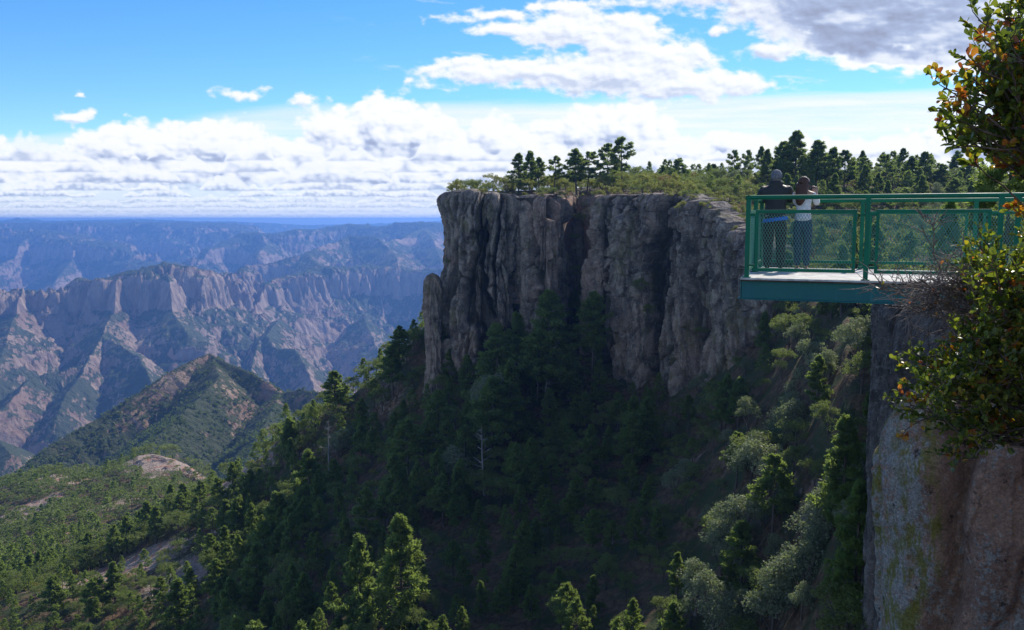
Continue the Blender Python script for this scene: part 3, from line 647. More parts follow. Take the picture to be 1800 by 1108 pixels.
class Tubes:
    def __init__(s): s.V = []; s.F = []; s.n = 0
    def add(s, pts, rad, sides=5):
        pts = np.asarray(pts, float); k = len(pts); d = np.gradient(pts, axis=0); d /= np.linalg.norm(d, axis=1)[:, None] + 1e-9
        up = np.array([0.31, .17, .93]) if abs(d[0][2]) < .9 else np.array([1., .1, 0]); a = np.cross(d, up); a /= np.linalg.norm(a, axis=1)[:, None] + 1e-9; b_ = np.cross(d, a)
        th = np.arange(sides) * 2 * math.pi / sides; rad = np.asarray(rad, float)[:, None, None]
        v = pts[:, None] + rad * (a[:, None] * np.cos(th)[None, :, None] + b_[:, None] * np.sin(th)[None, :, None])
        idx = np.arange(k * sides).reshape(k, sides) + s.n; nx = np.roll(idx, -1, 1)
        s.F.append(np.stack([idx[:-1], nx[:-1], nx[1:], idx[1:]], -1).reshape(-1, 4)); s.V.append(v.reshape(-1, 3)); s.n += k * sides
        tip = len(s.V)
    def arrays(s): return np.vstack(s.V), np.vstack(s.F)
def blades(c, d, L, w, r):
    """diamond leaves: base c, direction d, length L, width w"""
    d = d / (np.linalg.norm(d, axis=1)[:, None] + 1e-9)
    q = r.normal(size=d.shape); s_ = np.cross(d, q); s_ /= np.linalg.norm(s_, axis=1)[:, None] + 1e-9
    L = np.broadcast_to(L, (len(c),))[:, None]; w = np.broadcast_to(w, (len(c),))[:, None]
    return np.stack([c, c + d * L * .5 + s_ * w * .5, c + d * L, c + d * L * .5 - s_ * w * .5], 1).reshape(-1, 3)
def unit(r, n):
    v = r.normal(size=(n, 3)); return v / np.linalg.norm(v, axis=1)[:, None]

def foliage_mat(name, c0, c1, trans=.35, rough=.55, spec=.4, tip=None):
    m, T, b = material(name)
    oi = T.node('ShaderNodeObjectInfo').outputs['Random']; pos = T.node('ShaderNodeNewGeometry').outputs['Position']
    ri = T.node('ShaderNodeNewGeometry').outputs['Random Per Island']
    f = T.m('ADD', T.m('MULTIPLY', oi, .55), T.m('MULTIPLY', T.noise(pos, .28, 3, .6), .55), clamp=True)
    c = T.mix(f, c0, c1)
    c = T.mix(T.m('MULTIPLY', ri, .5), c, tip or tuple(min(1, q * 1.7) for q in c1[:3]) + (1,))
    T.put(b.inputs['Base Color'], c); b.inputs['Roughness'].default_value = rough; b.inputs['Specular IOR Level'].default_value = spec
    tl = T.node('ShaderNodeBsdfTranslucent'); T.put(tl.inputs[0], T.mix(.5, c, (.34, .44, .08, 1), 'MIX')); mx = T.node('ShaderNodeMixShader'); mx.inputs[0].default_value = trans
    out = m.node_tree.nodes['Material Output']; T.l.new(b.outputs[0], mx.inputs[1]); T.l.new(tl.outputs[0], mx.inputs[2]); T.l.new(mx.outputs[0], out.inputs[0])
    return m
m_pine = foliage_mat('pine_needles', (.068, .118, .036, 1), (.135, .175, .042, 1), .62)
m_oak = foliage_mat('oak_leaves', (.066, .098, .030, 1), (.14, .155, .044, 1), .45, .6, .3)
m_silver = foliage_mat('silvery_oak_leaves', (.085, .105, .065, 1), (.20, .21, .135, 1), .35, .6, .3)
m_scrub = foliage_mat('scrub_leaves', (.105, .105, .030, 1), (.24, .20, .045, 1), .48)
m_red = foliage_mat('russet_leaves', (.17, .075, .03, 1), (.26, .13, .05, 1), .35)
m_farleaf = foliage_mat('hillside_leaves', (.045, .068, .028, 1), (.11, .135, .045, 1), .2, .9, .1)
def bark_mat(name, a, c_):
    m, T, b = material(name); pos = T.node('ShaderNodeTexCoord').outputs['Object']
    n = T.noise(T.v('MULTIPLY', pos, (6, 6, 1.2)), 1.5, 6, .7); T.put(b.inputs['Base Color'], T.mix(T.rng(n, .35, .65), a, c_)); b.inputs['Roughness'].default_value = .95
    T.put(b.inputs['Normal'], T.bump(n, .8, .05)); return m
m_bark = bark_mat('bark', (.045, .033, .027, 1), (.15, .115, .095, 1)); m_dead = bark_mat('dead_wood', (.16, .145, .135, 1), (.38, .36, .34, 1))

def pine_geo(seed, bare=.3, width=.28, nlimb=56, tuft=14, bl=13, top_round=.5, lean=.02):
    """unit height pine"""
    r = np.random.RandomState(seed); T = Tubes(); ax = r.uniform(0, 6.28)
    tz = np.linspace(0, 1, 12); tp = np.stack([lean * np.sin(tz * 2.2) * math.cos(ax), lean * np.sin(tz * 2.2) * math.sin(ax), tz], 1)
    T.add(tp, .0165 * (1 - tz) ** .8 + .0012, 7)
    C = []; Dd = []
    for i in range(nlimb):
        q = bare + (1 - bare) * (i + r.uniform(-.4, .4)) / nlimb; q = min(max(q, bare * .8), .985)
        s_ = (q - bare) / (1 - bare)
        prof = (1 - max(s_, 0)) ** (.45 + .5 * (1 - top_round)) * (.55 + .45 * min(1, max(s_, 0) / .18 + .35))
        L = width * prof * r.uniform(.55, 1.15) + .012
        a = r.uniform(0, 6.283); up = .05 + .55 * max(s_, 0) + r.uniform(-.15, .12)
        d = np.array([math.cos(a), math.sin(a), up]); d /= np.linalg.norm(d)
        o = np.array([np.interp(q, tz, tp[:, 0]), np.interp(q, tz, tp[:, 1]), q])
        pts = [o + d * L * k + np.array([0, 0, .10 * L * k * k - .06 * L * math.sin(k * 3.1)]) for k in (0, .35, .7, 1.0)]
        T.add(pts, [.0045 * (1.1 - q * .7), .0035 * (1.1 - q * .7), .002, .0008], 4)
        side = np.array([-d[1], d[0], 0])
        for j in range(tuft):
            k = r.uniform(.38, 1.03); off = side * r.uniform(-1, 1) * .30 * L * (1.15 - k * .5) + np.array([0, 0, r.uniform(-.010, .022)])
            c = pts[0] * (1 - k) + pts[3] * k + off
            C.append(c); Dd.append(d * .5 + side * np.sign(off @ side) * .35 + np.array([0, 0, .55]))
    for j in range(5): C.append(np.array([tp[-1, 0], tp[-1, 1], .955 + .009 * j])); Dd.append(np.array([0, 0, 1.0]))
    C = np.repeat(np.array(C), bl, 0); Dd = np.repeat(np.array(Dd), bl, 0)
    dirs = unit(r, len(C)) + Dd * .9
    C = C + r.normal(size=C.shape) * .0045
    V = blades(C, dirs, r.uniform(.030, .050, len(C)), r.uniform(.010, .016, len(C)), r)
    return T.arrays(), V
def oak_geo(seed, spread=.46, bare=.16, nclump=46, leaves=70, flat=.8, lsize=.03, trunk=True):
    """unit height round-crowned tree"""
    r = np.random.RandomState(seed); T = Tubes(); C = []
    cz = .5 * (1 + bare); hz_ = .5 * (1 - bare)
    T.add([(0, 0, 0), (.01, .01, bare * .8), (.02, -.01, bare * 1.4), (.0, .0, cz + .1)], [.030, .024, .019, .006], 6)
    lobes = [np.array([spread * .55 * math.cos(a), spread * .55 * math.sin(a), cz + hz_ * r.uniform(-.35, .5)]) for a in np.arange(5) * 1.257 + r.uniform(0, 1, 5)] + [np.array([0, 0, cz + hz_ * .45])]
    for i in range(nclump):
        lb = lobes[r.randint(len(lobes))]; u = unit(r, 1)[0]; u[2] = abs(u[2]) * .9 - .25
        c = lb + u * np.array([spread * .50, spread * .50, hz_ * .55]) * r.uniform(.55, 1.0); C.append(c)
        if i % 4 == 0: T.add([(.01, 0, bare * 1.2), lb * .6 + np.array([0, 0, bare * .4]), c], [.010, .006, .002], 4)
    C = np.array(C)
    rad = r.uniform(.055, .105, len(C)); idx = np.repeat(np.arange(len(C)), leaves)
    u = unit(r, len(idx)); u[:, 2] *= flat; rr = rad[idx] * r.uniform(.35, 1.05, len(idx)) ** .5
    P = C[idx] + u * rr[:, None]; d = u * .6 + unit(r, len(idx)) + np.array([0, 0, .25])
    V = blades(P, d, r.uniform(.7, 1.25, len(idx)) * lsize, r.uniform(.45, .75, len(idx)) * lsize, r)
    return T.arrays(), V
def quads(n): return np.arange(n * 4).reshape(n, 4)
def proto(kind, geo, leafmat, crown='crown'):
    (tv, tf), lv = geo
    return kind, mesh_from('trunk', tv, tf, m_bark, True), mesh_from(crown, lv, quads(len(lv) // 4), leafmat), lv, (tv, tf)
PINES = [proto('pine_tree', pine_geo(1), m_pine), proto('pine_tree', pine_geo(2, .20, .27, 62, 14, 13, .3), m_pine), proto('pine_tree', pine_geo(3, .34, .27, 48, 15, 13, .75), m_pine),
         proto('pine_tree', pine_geo(4, .10, .30, 68, 14, 12, .3), m_pine), proto('pine_tree', pine_geo(5, .26, .24, 52, 14, 13, .5, .04), m_pine)]
SLIM = [proto('pine_tree', pine_geo(6, .42, .24, 30, 14, 14, .95, .05), m_pine), proto('pine_tree', pine_geo(7, .36, .30, 34, 15, 14, .95, .04), m_pine)]
OAKS = [proto('oak_tree', oak_geo(11), m_oak), proto('oak_tree', oak_geo(12, .36, .2), m_oak), proto('oak_tree', oak_geo(13, .48, .12, 52), m_oak)]
SILV = [proto('oak_tree', oak_geo(14, .36, .12, 54, 74), m_silver), proto('oak_tree', oak_geo(15, .30, .1, 50, 74), m_silver)]
SCRUB = [proto('shrub', oak_geo(16, .55, .04, 40, 60, .9, .045), m_scrub), proto('shrub', oak_geo(17, .65, .02, 44, 60, .9, .045), m_oak), proto('shrub', oak_geo(18, .6, .03, 42, 60, .9, .045), m_red)]
def snag_geo(seed):
    r = np.random.RandomState(seed); T = Tubes(); tz = np.linspace(0, 1, 8)
    T.add(np.stack([.02 * np.sin(tz * 3), .015 * np.cos(tz * 2), tz], 1), .016 * (1 - tz) ** .7 + .001, 6)
    for i in range(26):
        q = r.uniform(.25, .97); a = r.uniform(0, 6.28); L = .17 * (1.15 - q) * r.uniform(.5, 1.2) + .02; d = np.array([math.cos(a), math.sin(a), r.uniform(-.1, .6)])
        o = np.array([.02 * math.sin(q * 3), .015 * math.cos(q * 2), q]); T.add([o, o + d * L * .5 + (0, 0, -.01), o + d * L], [.005, .003, .0008], 4)
        for j in range(3):
            d2 = d + r.normal(size=3) * .6; p = o + d * L * r.uniform(.4, .9); T.add([p, p + d2 * L * .35], [.0022, .0006], 3)
    return T.arrays()

def group_of(o, label, cat, group=None):
    o['label'] = label; o['category'] = cat
    if group: o['group'] = group
def add_tree(pr, x, y, z, h, label, cat, group, rz=None, wide=1.0, crown_mat=None):
    kind, tm, cm_, _, _ = pr
    e = bpy.data.objects.new(kind, None); e.empty_display_size = .5; COL.objects.link(e)
    e.location = (x, y, z); e.rotation_euler = (0, 0, rng.uniform(0, 6.28) if rz is None else rz); e.scale = (h * wide, h * wide, h)
    group_of(e, label, cat, group)
    for nm, me in (('trunk', tm), ('crown', cm_)):
        o = bpy.data.objects.new(nm, me); COL.objects.link(o); o.parent = e
    return e
def xz(px, Y): return (px - 900) / (F * math.cos(PITCH)) * Y
def px_of(x, y, z):
    c, s_ = math.cos(PITCH), math.sin(PITCH); d = y * c - z * s_; u = y * s_ + z * c
    return 900 + F * x / d, 554 - F * u / d
def tree_at(pr, px, ytop, ybase, Y, label, cat, group=None, z=None, **kw):
    """a tree whose top and foot were surveyed from the photograph"""
    a = at(px, ytop, Y); b_ = at(px, ybase, Y); zz = b_.z if z is None else z
    return add_tree(pr, a.x, Y, zz - .15, a.z - zz + .15, label, cat, group, **kw)

# --- trees on the rim, each one told apart
rim = [
 (SCRUB[1], 838, 311, 342, 262, 'low rounded dark bush at the left end of the cliff top', 'shrub', 1.0),
 (SCRUB[1], 858, 318, 340, 256, 'small dark bush beside the low bush at the cliff end', 'shrub', .9),
 (PINES[3], 912, 272, 340, 268, 'broad bushy pine, leftmost pine on the cliff top', 'pine tree', 1.1),
 (PINES[1], 930, 268, 340, 262, 'tall dense pine in the left clump on the cliff top', 'pine tree', 1.05),
 (PINES[0], 948, 279, 340, 266, 'bushy pine at the right of the left clump on the cliff top', 'pine tree', 1.1),
 (SLIM[0], 973, 277, 338, 262, 'thin pine with a small round crown between two clumps on the cliff top', 'pine tree', 1.0),
 (PINES[0], 1014, 264, 338, 266, 'broad pine with visible trunk above the dark cleft', 'pine tree', 1.25),
 (SLIM[1], 1032, 270, 338, 270, 'pine leaning out at the right of the broad pine above the cleft', 'pine tree', 1.1),
 (SLIM[1], 1070, 257, 336, 275, 'left one of the two tall slim pines against the clouds', 'pine tree', 1.0),
 (SLIM[0], 1097, 246, 336, 272, 'tallest slim pine on the cliff top, sparse crown against the clouds', 'pine tree', 1.1),
 (PINES[2], 1195, 281, 332, 280, 'short pine with pointed crown right of the two slim pines', 'pine tree', 1.25),
 (PINES[3], 1165, 292, 330, 285, 'low hazy pine left of the short pointed pine on the plateau', 'pine tree', 1.1),
 (PINES[0], 1255, 290, 332, 290, 'small pine in front of the cloud left of the two spindly pines', 'pine tree', 1.2),
 (SLIM[0], 1289, 267, 330, 288, 'left spindly pine behind the man', 'pine tree', .9),
 (SLIM[0], 1313, 267, 330, 288, 'right spindly pine with thin crown behind the man', 'pine tree', .8),
 (PINES[1], 1350, 265, 330, 262, 'dark pine directly behind the hooded man', 'pine tree', 1.0),
 (PINES[0], 1378, 252, 335, 258, 'full pine rising between the two people', 'pine tree', 1.15),
 (PINES[3], 1403, 234, 340, 255, 'tallest full pine on the skyline behind the woman', 'pine tree', 1.15),
 (PINES[0], 1436, 250, 340, 256, 'full pine right of the tallest skyline pine', 'pine tree', 1.15),
 (PINES[1], 1465, 262, 340, 258, 'dense pine stepping down right of the skyline group', 'pine tree', 1.1),
 (PINES[2], 1486, 268, 340, 262, 'pine with bare lower trunk right of the skyline group', 'pine tree', 1.15),
 (SLIM[1], 1520, 280, 340, 266, 'slim pine in the gap right of the skyline group', 'pine tree', 1.1),
 (SLIM[1], 1562, 275, 340, 268, 'open-crowned pine in the middle of the right skyline', 'pine tree', 1.1),
 (PINES[3], 1604, 277, 340, 268, 'wide rounded pine on the right skyline', 'pine tree', 1.35),
 (PINES[0], 1655, 290, 340, 272, 'low pine just left of the leafy branch', 'pine tree', 1.3),
 (PINES[1], 1700, 284, 338, 272, 'round dark pine on the skyline under the leafy branch', 'pine tree', 1.3),
 (PINES[3], 1745, 292, 338, 270, 'rightmost skyline pine, partly behind the leafy branch', 'pine tree', 1.3)]
for pr, px, yt, yb, Y, lab, cat, wd in rim:
    tree_at(pr, px, yt, yb + 4, Y, lab, cat, 'pines along the cliff top' if cat == 'pine tree' else 'bushes on the cliff top', wide=wd * 1.12)

for i, (px, py, Y, h, pr, lab) in enumerate(((1128, 505, 224, 5.0, OAKS[0], 'dark shrub clinging to a ledge in the middle of the right cliff face'), (1140, 548, 222, 4.2, OAKS[1], 'lower dark shrub below another on the right cliff face'), (1008, 420, 262, 4.0, OAKS[2], 'shrub in the upper part of the dark cleft'),
      (1022, 385, 262, 4.2, OAKS[0], 'topmost shrub in the dark cleft between the two cliffs'), (1014, 480, 258, 5.0, OAKS[1], 'shrub halfway down the dark cleft'), (1232, 585, 208, 3.6, OAKS[2], 'small shrub low on the right cliff face'), (1198, 362, 214, 2.8, SCRUB[0], 'small bright green bush perched on the rim of the blocky cliff'),
      (786, 462, 253, 2.4, OAKS[0], 'tiny tree growing sideways from the left edge of the pillar'), (1300, 640, 192, 3.4, OAKS[1], 'shrub on the cliff foot under the platform end'), (1062, 600, 238, 4.4, OAKS[0], 'shrub at the foot of the right cliff beside the cleft'))):
    p = at(px, py, Y - 1.2); add_tree(pr, p.x, Y - 1.2, p.z - h * .5, h, lab, 'shrub', 'shrubs growing on the cliff face', wide=1.2)

def rimY(px): return np.interp(px, [768, 790, 800, 850, 902, 914, 926, 972, 985, 1014, 1033, 1043, 1110, 1215, 1305, 1345, 1372, 1384, 1400], [300, 264, 248, 243, 243, 248, 243, 240, 254, 284, 272, 240, 227, 209, 191, 185, 184, 192, 500])

heroes = [ # (proto, px, top y, foot y, Y, width, label, kind)
 (PINES[3], 700, 914, 1125, 152, 1.0, 'large sunlit pine standing out of the dark slope at bottom centre'),
 (PINES[1], 628, 948, 1130, 158, .9, 'yellow-tipped pine left of the large sunlit pine'),
 (PINES[3], 535, 1012, 1140, 172, 1.1, 'broad lit pine at the bottom edge left of centre'),
 (PINES[0], 597, 1084, 1160, 158, 1.2, 'small lit treetop at the bottom edge'),
 (PINES[1], 806, 815, 980, 192, .9, 'pine with only its left edge lit in the middle of the dark slope'),
 (PINES[3], 870, 575, 740, 226, 1.2, 'bright green bushy pine at the foot of the left pillar'),
 (PINES[1], 910, 555, 700, 230, .9, 'dark pine just right of the bright pine at the pillar foot'),
 (PINES[3], 965, 517, 690, 224, 1.25, 'tall broad sunlit pine in front of the pale slab'),
 (PINES[0], 945, 590, 700, 222, 1.1, 'lower lit pine leaning against the tall one at the slab'),
 (PINES[2], 1042, 520, 660, 226, 1.0, 'pine growing below the dark cleft'),
 (PINES[1], 895, 636, 780, 212, .9, 'pointed pine below the bright bushy pine'),
 (PINES[0], 862, 668, 820, 208, 1.2, 'lit pine hanging over the dead trunk'),
 (PINES[2], 770, 690, 790, 222, 1.1, 'round-topped pine on the upper slope left of the silvery oak'),
 (PINES[2], 718, 742, 860, 214, 1.2, 'yellowish round-topped pine on the upper left slope'),
 (PINES[1], 508, 740, 860, 285, 1.1, 'pine sticking up from the left ridge line'),
 (PINES[3], 540, 795, 930, 238, 1.1, 'bright green pine on the left ridge flank'),
 (PINES[1], 488, 870, 1000, 225, 1.2, 'bright pine at the edge of the shadow'),
 (PINES[0], 700, 575, 640, 265, 1.3, 'pine at the top of the left ridge near the pinnacle'),
 (PINES[0], 588, 655, 735, 282, 1.3, 'pine on the left ridge line against the blue canyon'),
 (PINES[0], 690, 610, 700, 262, 1.2, 'bright pine below the top of the left ridge'),
 (PINES[1], 200, 990, 1075, 236, 1.1, 'tall pine in front of the pink rock'),
 (PINES[0], 95, 1015, 1100, 240, 1.2, 'pine at the lower left in front of the hillside'),
 (PINES[2], 165, 1020, 1105, 232, 1.2, 'pine beside the tall one at the lower left'),
 (PINES[1], 312, 1020, 1120, 208, 1.2, 'bright green pine below the pink rock'),
 (PINES[3], 1530, 690, 800, 120, .8, 'yellow-green pointed tree against the shaded rock wall'),
 (PINES[3], 1185, 1060, 1200, 118, 1.1, 'dark pine at the bottom edge right of centre')]
for pr, px, yt, yb, Y, wd, lab in heroes:
    tree_at(pr, px, yt, yb, Y, lab, 'pine tree', 'pines on the slope', z=float(slope_z(xz(px, Y), Y)) if 0 else None, wide=wd)
sil = [(1358, 772, 900, 132, 'silvery lit oak, uppermost of the pale row on the right slope'), (1395, 690, 800, 140, 'grey-green oak above the pale row on the right slope'), (1462, 845, 960, 108, 'pale oak right of the silvery row'),
 (1490, 800, 900, 112, 'slim silvery oak close to the shaded rock wall'), (1300, 860, 980, 124, 'pale oak lit along its upper left in the row'), (1270, 900, 1010, 122, 'lit oak lower in the pale row'), (1415, 935, 1080, 102, 'large pale oak near the bottom right'),
 (1362, 990, 1130, 100, 'broad silvery oak at the bottom right'), (1255, 1010, 1130, 108, 'brownish pale oak at the bottom edge'), (1225, 970, 1080, 116, 'small silvery oak left of the pale row'), (860, 652, 740, 214, 'pale grey oak on the slope under the left pillar'),
 (795, 775, 870, 200, 'small pale oak left of the dead trunk'), (1500, 590, 700, 150, 'silvery oak high in the gully under the walkway'), (1410, 640, 720, 150, 'grey-green oak in the gully'), (1322, 760, 860, 140, 'small silvery oak left of the uppermost pale oak'),
 (600, 745, 820, 262, 'grey oak beside the bleached snag'), (1440, 880, 990, 106, 'pale oak standing between two silvery ones')]
for i, (px, yt, yb, Y, lab) in enumerate(sil):
    tree_at(SILV[i % 2], px, yt, yb, Y, lab, 'oak tree', 'silvery oaks on the slope', wide=1.15)

# --- the rest of the wood, scattered over the slope, the plateau and the left hill
cand = []   # (kind, proto index, x, y, z, h, zone)
def zones(px, py, Y):
    if Y > 430: return 'hill'
    if px > 1180 and py > 560: return 'gully'
    if px < 520 and py > 880: return 'left foot'
    if py < 360 + (px > 1200) * 30 and px > 780: return 'plateau'
    if px < 640 + (900 - py) * .5 and px < 800: return 'ridge'
    return 'dark slope'
def scatter(n, pxr, Yr, spacing, f, taken):
    r = rng; out = []
    cell = {}
    for (x, y) in taken: cell.setdefault((int(x // spacing), int(y // spacing)), []).append((x, y))
    px = r.uniform(*pxr, n); Y = np.sqrt(r.uniform(Yr[0] ** 2, Yr[1] ** 2, n)); X = xz(px, Y)
    for p, x, y in zip(px, X, Y):
        if not f(p, x, y): continue
        c = (int(x // spacing), int(y // spacing)); ok = True
        for i in (-1, 0, 1):
            for j in (-1, 0, 1):
                for (a, b_) in cell.get((c[0] + i, c[1] + j), []):
                    if (a - x) ** 2 + (b_ - y) ** 2 < spacing ** 2: ok = False
        if ok: cell.setdefault(c, []).append((x, y)); out.append((p, x, y))
    return out
hero_xy = [(xz(h[1], h[4]), h[4]) for h in heroes] + [(xz(s_[0], s_[3]), s_[3]) for s_ in sil]
def bare_at(x, y):
    j = np.clip(np.searchsorted(srow, y), 1, len(srow) - 1); i = int(np.clip((900 + x / y * F * math.cos(PITCH) - scol[0]) / 2.2, 0, len(scol) - 1)); return bare[j, i]
def fs(p, x, y):
    if p > 768 and y > rimY(p) - 3.0: return False
    if p > 1545 + (y > 100) * 0: return False
    if p > 1385 and y > 186: return False
    if abs(x - at(760, 500, 252).x) < 4 and abs(y - 252) < 4: return False
    b_ = bare_at(x, y)
    if y < 430 and p < 450 and b_ > .5: return rng.rand() < .02
    if b_ > .75 and p < 1100 and rng.rand() < .4: return False
    g = pn(np.array(x / 20.0), np.array(y / 20.0), 77)
    return rng.rand() < (1.0 if p > 560 else .80 + .45 * g)
sl = scatter(20000, (-120, 1560), (66, 415), 3.7, fs, hero_xy)
zz_ = slope_z(np.array([s_[1] for s_ in sl]), np.array([s_[2] for s_ in sl]))
for (p, x, y), z in zip(sl, zz_):
    _, py = px_of(x, y, z); zn = zones(p, py, y); r = rng.rand()
    hk = .66 if (1040 < p < 1350 and y > rimY(p) - 16) or (y < 270 and p < 345) or (520 < p < 1240 and y < 185) else 1.0
    pf = {'gully': .16, 'left foot': .45, 'ridge': .42, 'dark slope': .5, 'plateau': .4, 'hill': .3}[zn]
    if r < pf: cand.append(('pine', rng.randint(5), x, y, z, hk * rng.uniform(6.5, 14.5) * (.8 if zn == 'ridge' else 1), zn))
    elif r < pf + .36 + (.2 if zn == 'gully' else 0): cand.append(('oak', rng.randint(3) if (zn != 'gully' or rng.rand() < .5) else 3 + rng.randint(2), x, y, z, hk * rng.uniform(4.5, 8.5) * (1.25 if zn == 'left foot' else 1), zn))
    elif zn != 'ridge' and r < .90: cand.append(('oak', rng.randint(5), x, y, z, rng.uniform(3.5, 6.5), zn))
    else: cand.append(('shrub', 1, x, y, z, rng.uniform(1.6, 3.2), zn))
hl = scatter(30000, (-160, 460), (415, 700), 5.6, lambda p, x, y: (bare_at(x, y) < .5 or rng.rand() < .05) and rng.rand() < .75 + 1.5 * pn(np.array(x / 35.), np.array(y / 35.), 5), [])
hz2 = slope_z(np.array([s_[1] for s_ in hl]), np.array([s_[2] for s_ in hl]))
for (p, x, y), z in zip(hl, hz2): cand.append(('oak' if rng.rand() < .7 else 'pine', rng.randint(3), x, y, z, 3.5 + 8.0 * rng.rand() ** 1.5, 'hill'))
# plateau: dense low scrub near the rim with pines behind
def fp(p, x, y):
    ry = float(rimY(p)) if p < 1385 else 186
    return y > ry + 3.5 and p > 796 and (p > 880 or rng.rand() < .35)
pr_xy = [(xz(q[1], q[4]), q[4]) for q in rim]
plb = scatter(9000, (790, 1900), (186, 345), 4.0, fp, pr_xy)
def plat_z(px, Y):
    v = [np.interp(px, PL[:, 0], PL[:, k]) for k in (1, 3, 5)]
    t = np.where(Y < v[1], (Y - v[0]) / (v[1] - v[0]), np.where(Y < v[2], 1 + (Y - v[1]) / (v[2] - v[1]), 2 + (Y - v[2]) / 260)); return float(plat_pt(px, np.maximum(t, 0))[2])
for (p, x, y) in plb:
    z = plat_z(p, y); ry = float(rimY(p)) if p < 1385 else 186; dd = y - ry; r = rng.rand()
    big_ = p > 1330
    if dd < 45 and not big_ or r < .45:
        k_ = rng.choice([0, 0, 1, 1, 1, 2], p=[.25, .25, .14, .14, .14, .08]); cand.append(('shrub', k_, x, y, z, rng.uniform(2.6, 5.2) * (1.2 if dd > 20 else (.6 if dd < 9 else 1)), 'plateau'))
    elif r < .8: cand.append(('oak', rng.randint(5), x, y, z, rng.uniform(4.5, 7.5), 'plateau'))
    else: cand.append(('pine', rng.randint(5), x, y, z, rng.uniform(6.5, 10.0) * (1.25 if big_ and dd > 40 else .9), 'plateau'))
# bushes and low trees on the rock shelf on the right, seen through the railing
for (p, x, y) in scatter(2500, (1530, 2300), (33, 185), 4.0, lambda p, x, y: x > np.interp(y, [30, 34, 50, 80, 118, 150, 190], [14, 17, 23, 36, 52, 65, 78]), []):
    r = rng.rand(); z = float(np.interp(y, [30, 34, 50, 80, 118, 150, 190], [-3, -3.3, -5.2, -8.5, -11, -13, -15])) - 3.5 * float(sstep(y, 26, 60)) + .5
    if r < .5: cand.append(('oak', rng.randint(5), x, y, z, rng.uniform(3.5, 6.5), 'shelf'))
    elif r < .7: cand.append(('pine', rng.randint(5), x, y, z, rng.uniform(5.0, 9.0), 'shelf'))
    else: cand.append(('shrub', rng.randint(2), x, y, z, rng.uniform(1.5, 3.5), 'shelf'))
PR = {'pine': PINES, 'oak': OAKS + SILV, 'shrub': SCRUB}
CAT = {'pine': 'pine tree', 'oak': 'oak tree', 'shrub': 'shrub'}
LAB = {('pine', 'dark slope'): 'shaded pine among others on the dark slope below the cliff', ('pine', 'gully'): 'pine among oaks in the gully below the green walkway', ('pine', 'left foot'): 'pine in the open wood at the lower left',
 ('pine', 'ridge'): 'sunlit pine among others on the left ridge', ('pine', 'plateau'): 'pine in the wood on the plateau above the cliff', ('pine', 'hill'): 'small far pine on the hill in front of the pyramid peak',
 ('oak', 'dark slope'): 'round-crowned oak in the shade below the cliff', ('oak', 'gully'): 'grey-green oak crowded in the gully below the walkway', ('oak', 'left foot'): 'round oak in the open wood at the lower left',
 ('oak', 'ridge'): 'round sunlit oak among others on the left ridge', ('oak', 'plateau'): 'low round oak on the plateau above the cliff', ('oak', 'hill'): 'small far round tree on the hill in front of the pyramid peak',
 ('shrub', 'dark slope'): 'low dark bush under the trees below the cliff', ('shrub', 'gully'): 'low bush under the oaks of the gully', ('shrub', 'left foot'): 'low bush between the trees at the lower left', ('shrub', 'ridge'): 'low bush on the left ridge',
 ('shrub', 'plateau'): 'yellow-green bush in the scrub on the plateau behind the cliff edge', ('shrub', 'hill'): 'bush on the far hill', ('pine', 'shelf'): 'pine on the rock shelf seen through the green railing', ('oak', 'shelf'): 'oak on the rock shelf seen through the green railing', ('shrub', 'shelf'): 'bush on the rock shelf seen through the green railing'}
stuff = {}
def visible(c):
    p, q = px_of(c[2], c[3], c[4] + c[5] * .6); return -15 < p < 1815 and q < 1130
for kind, used in (('pine', len(heroes) + 25), ('oak', len(sil)), ('shrub', 3)):
    L = [c for c in cand if c[0] == kind]
    L.sort(key=lambda c: -(c[5] / c[3]) * (1.0 if visible(c) else .01))
    for c in L[:298 - used]:
        lab = LAB[(kind, c[6])]
        if kind == 'shrub' and c[6] == 'plateau' and c[1] == 2: lab = 'russet bush in the scrub on the plateau behind the cliff edge'
        if kind == 'shrub' and c[6] == 'plateau' and c[1] == 1: lab = 'green bush in the scrub on the plateau behind the cliff edge'
        add_tree(PR[kind][c[1]], c[2], c[3], c[4] - .2, c[5], lab, CAT[kind], lab.split(' ', 1)[0] + ' ' + CAT[kind] + 's, ' + c[6], wide=rng.uniform(.95, 1.3) if kind != 'pine' else rng.uniform(.85, 1.2))
    stuff[kind] = L[298 - used:]
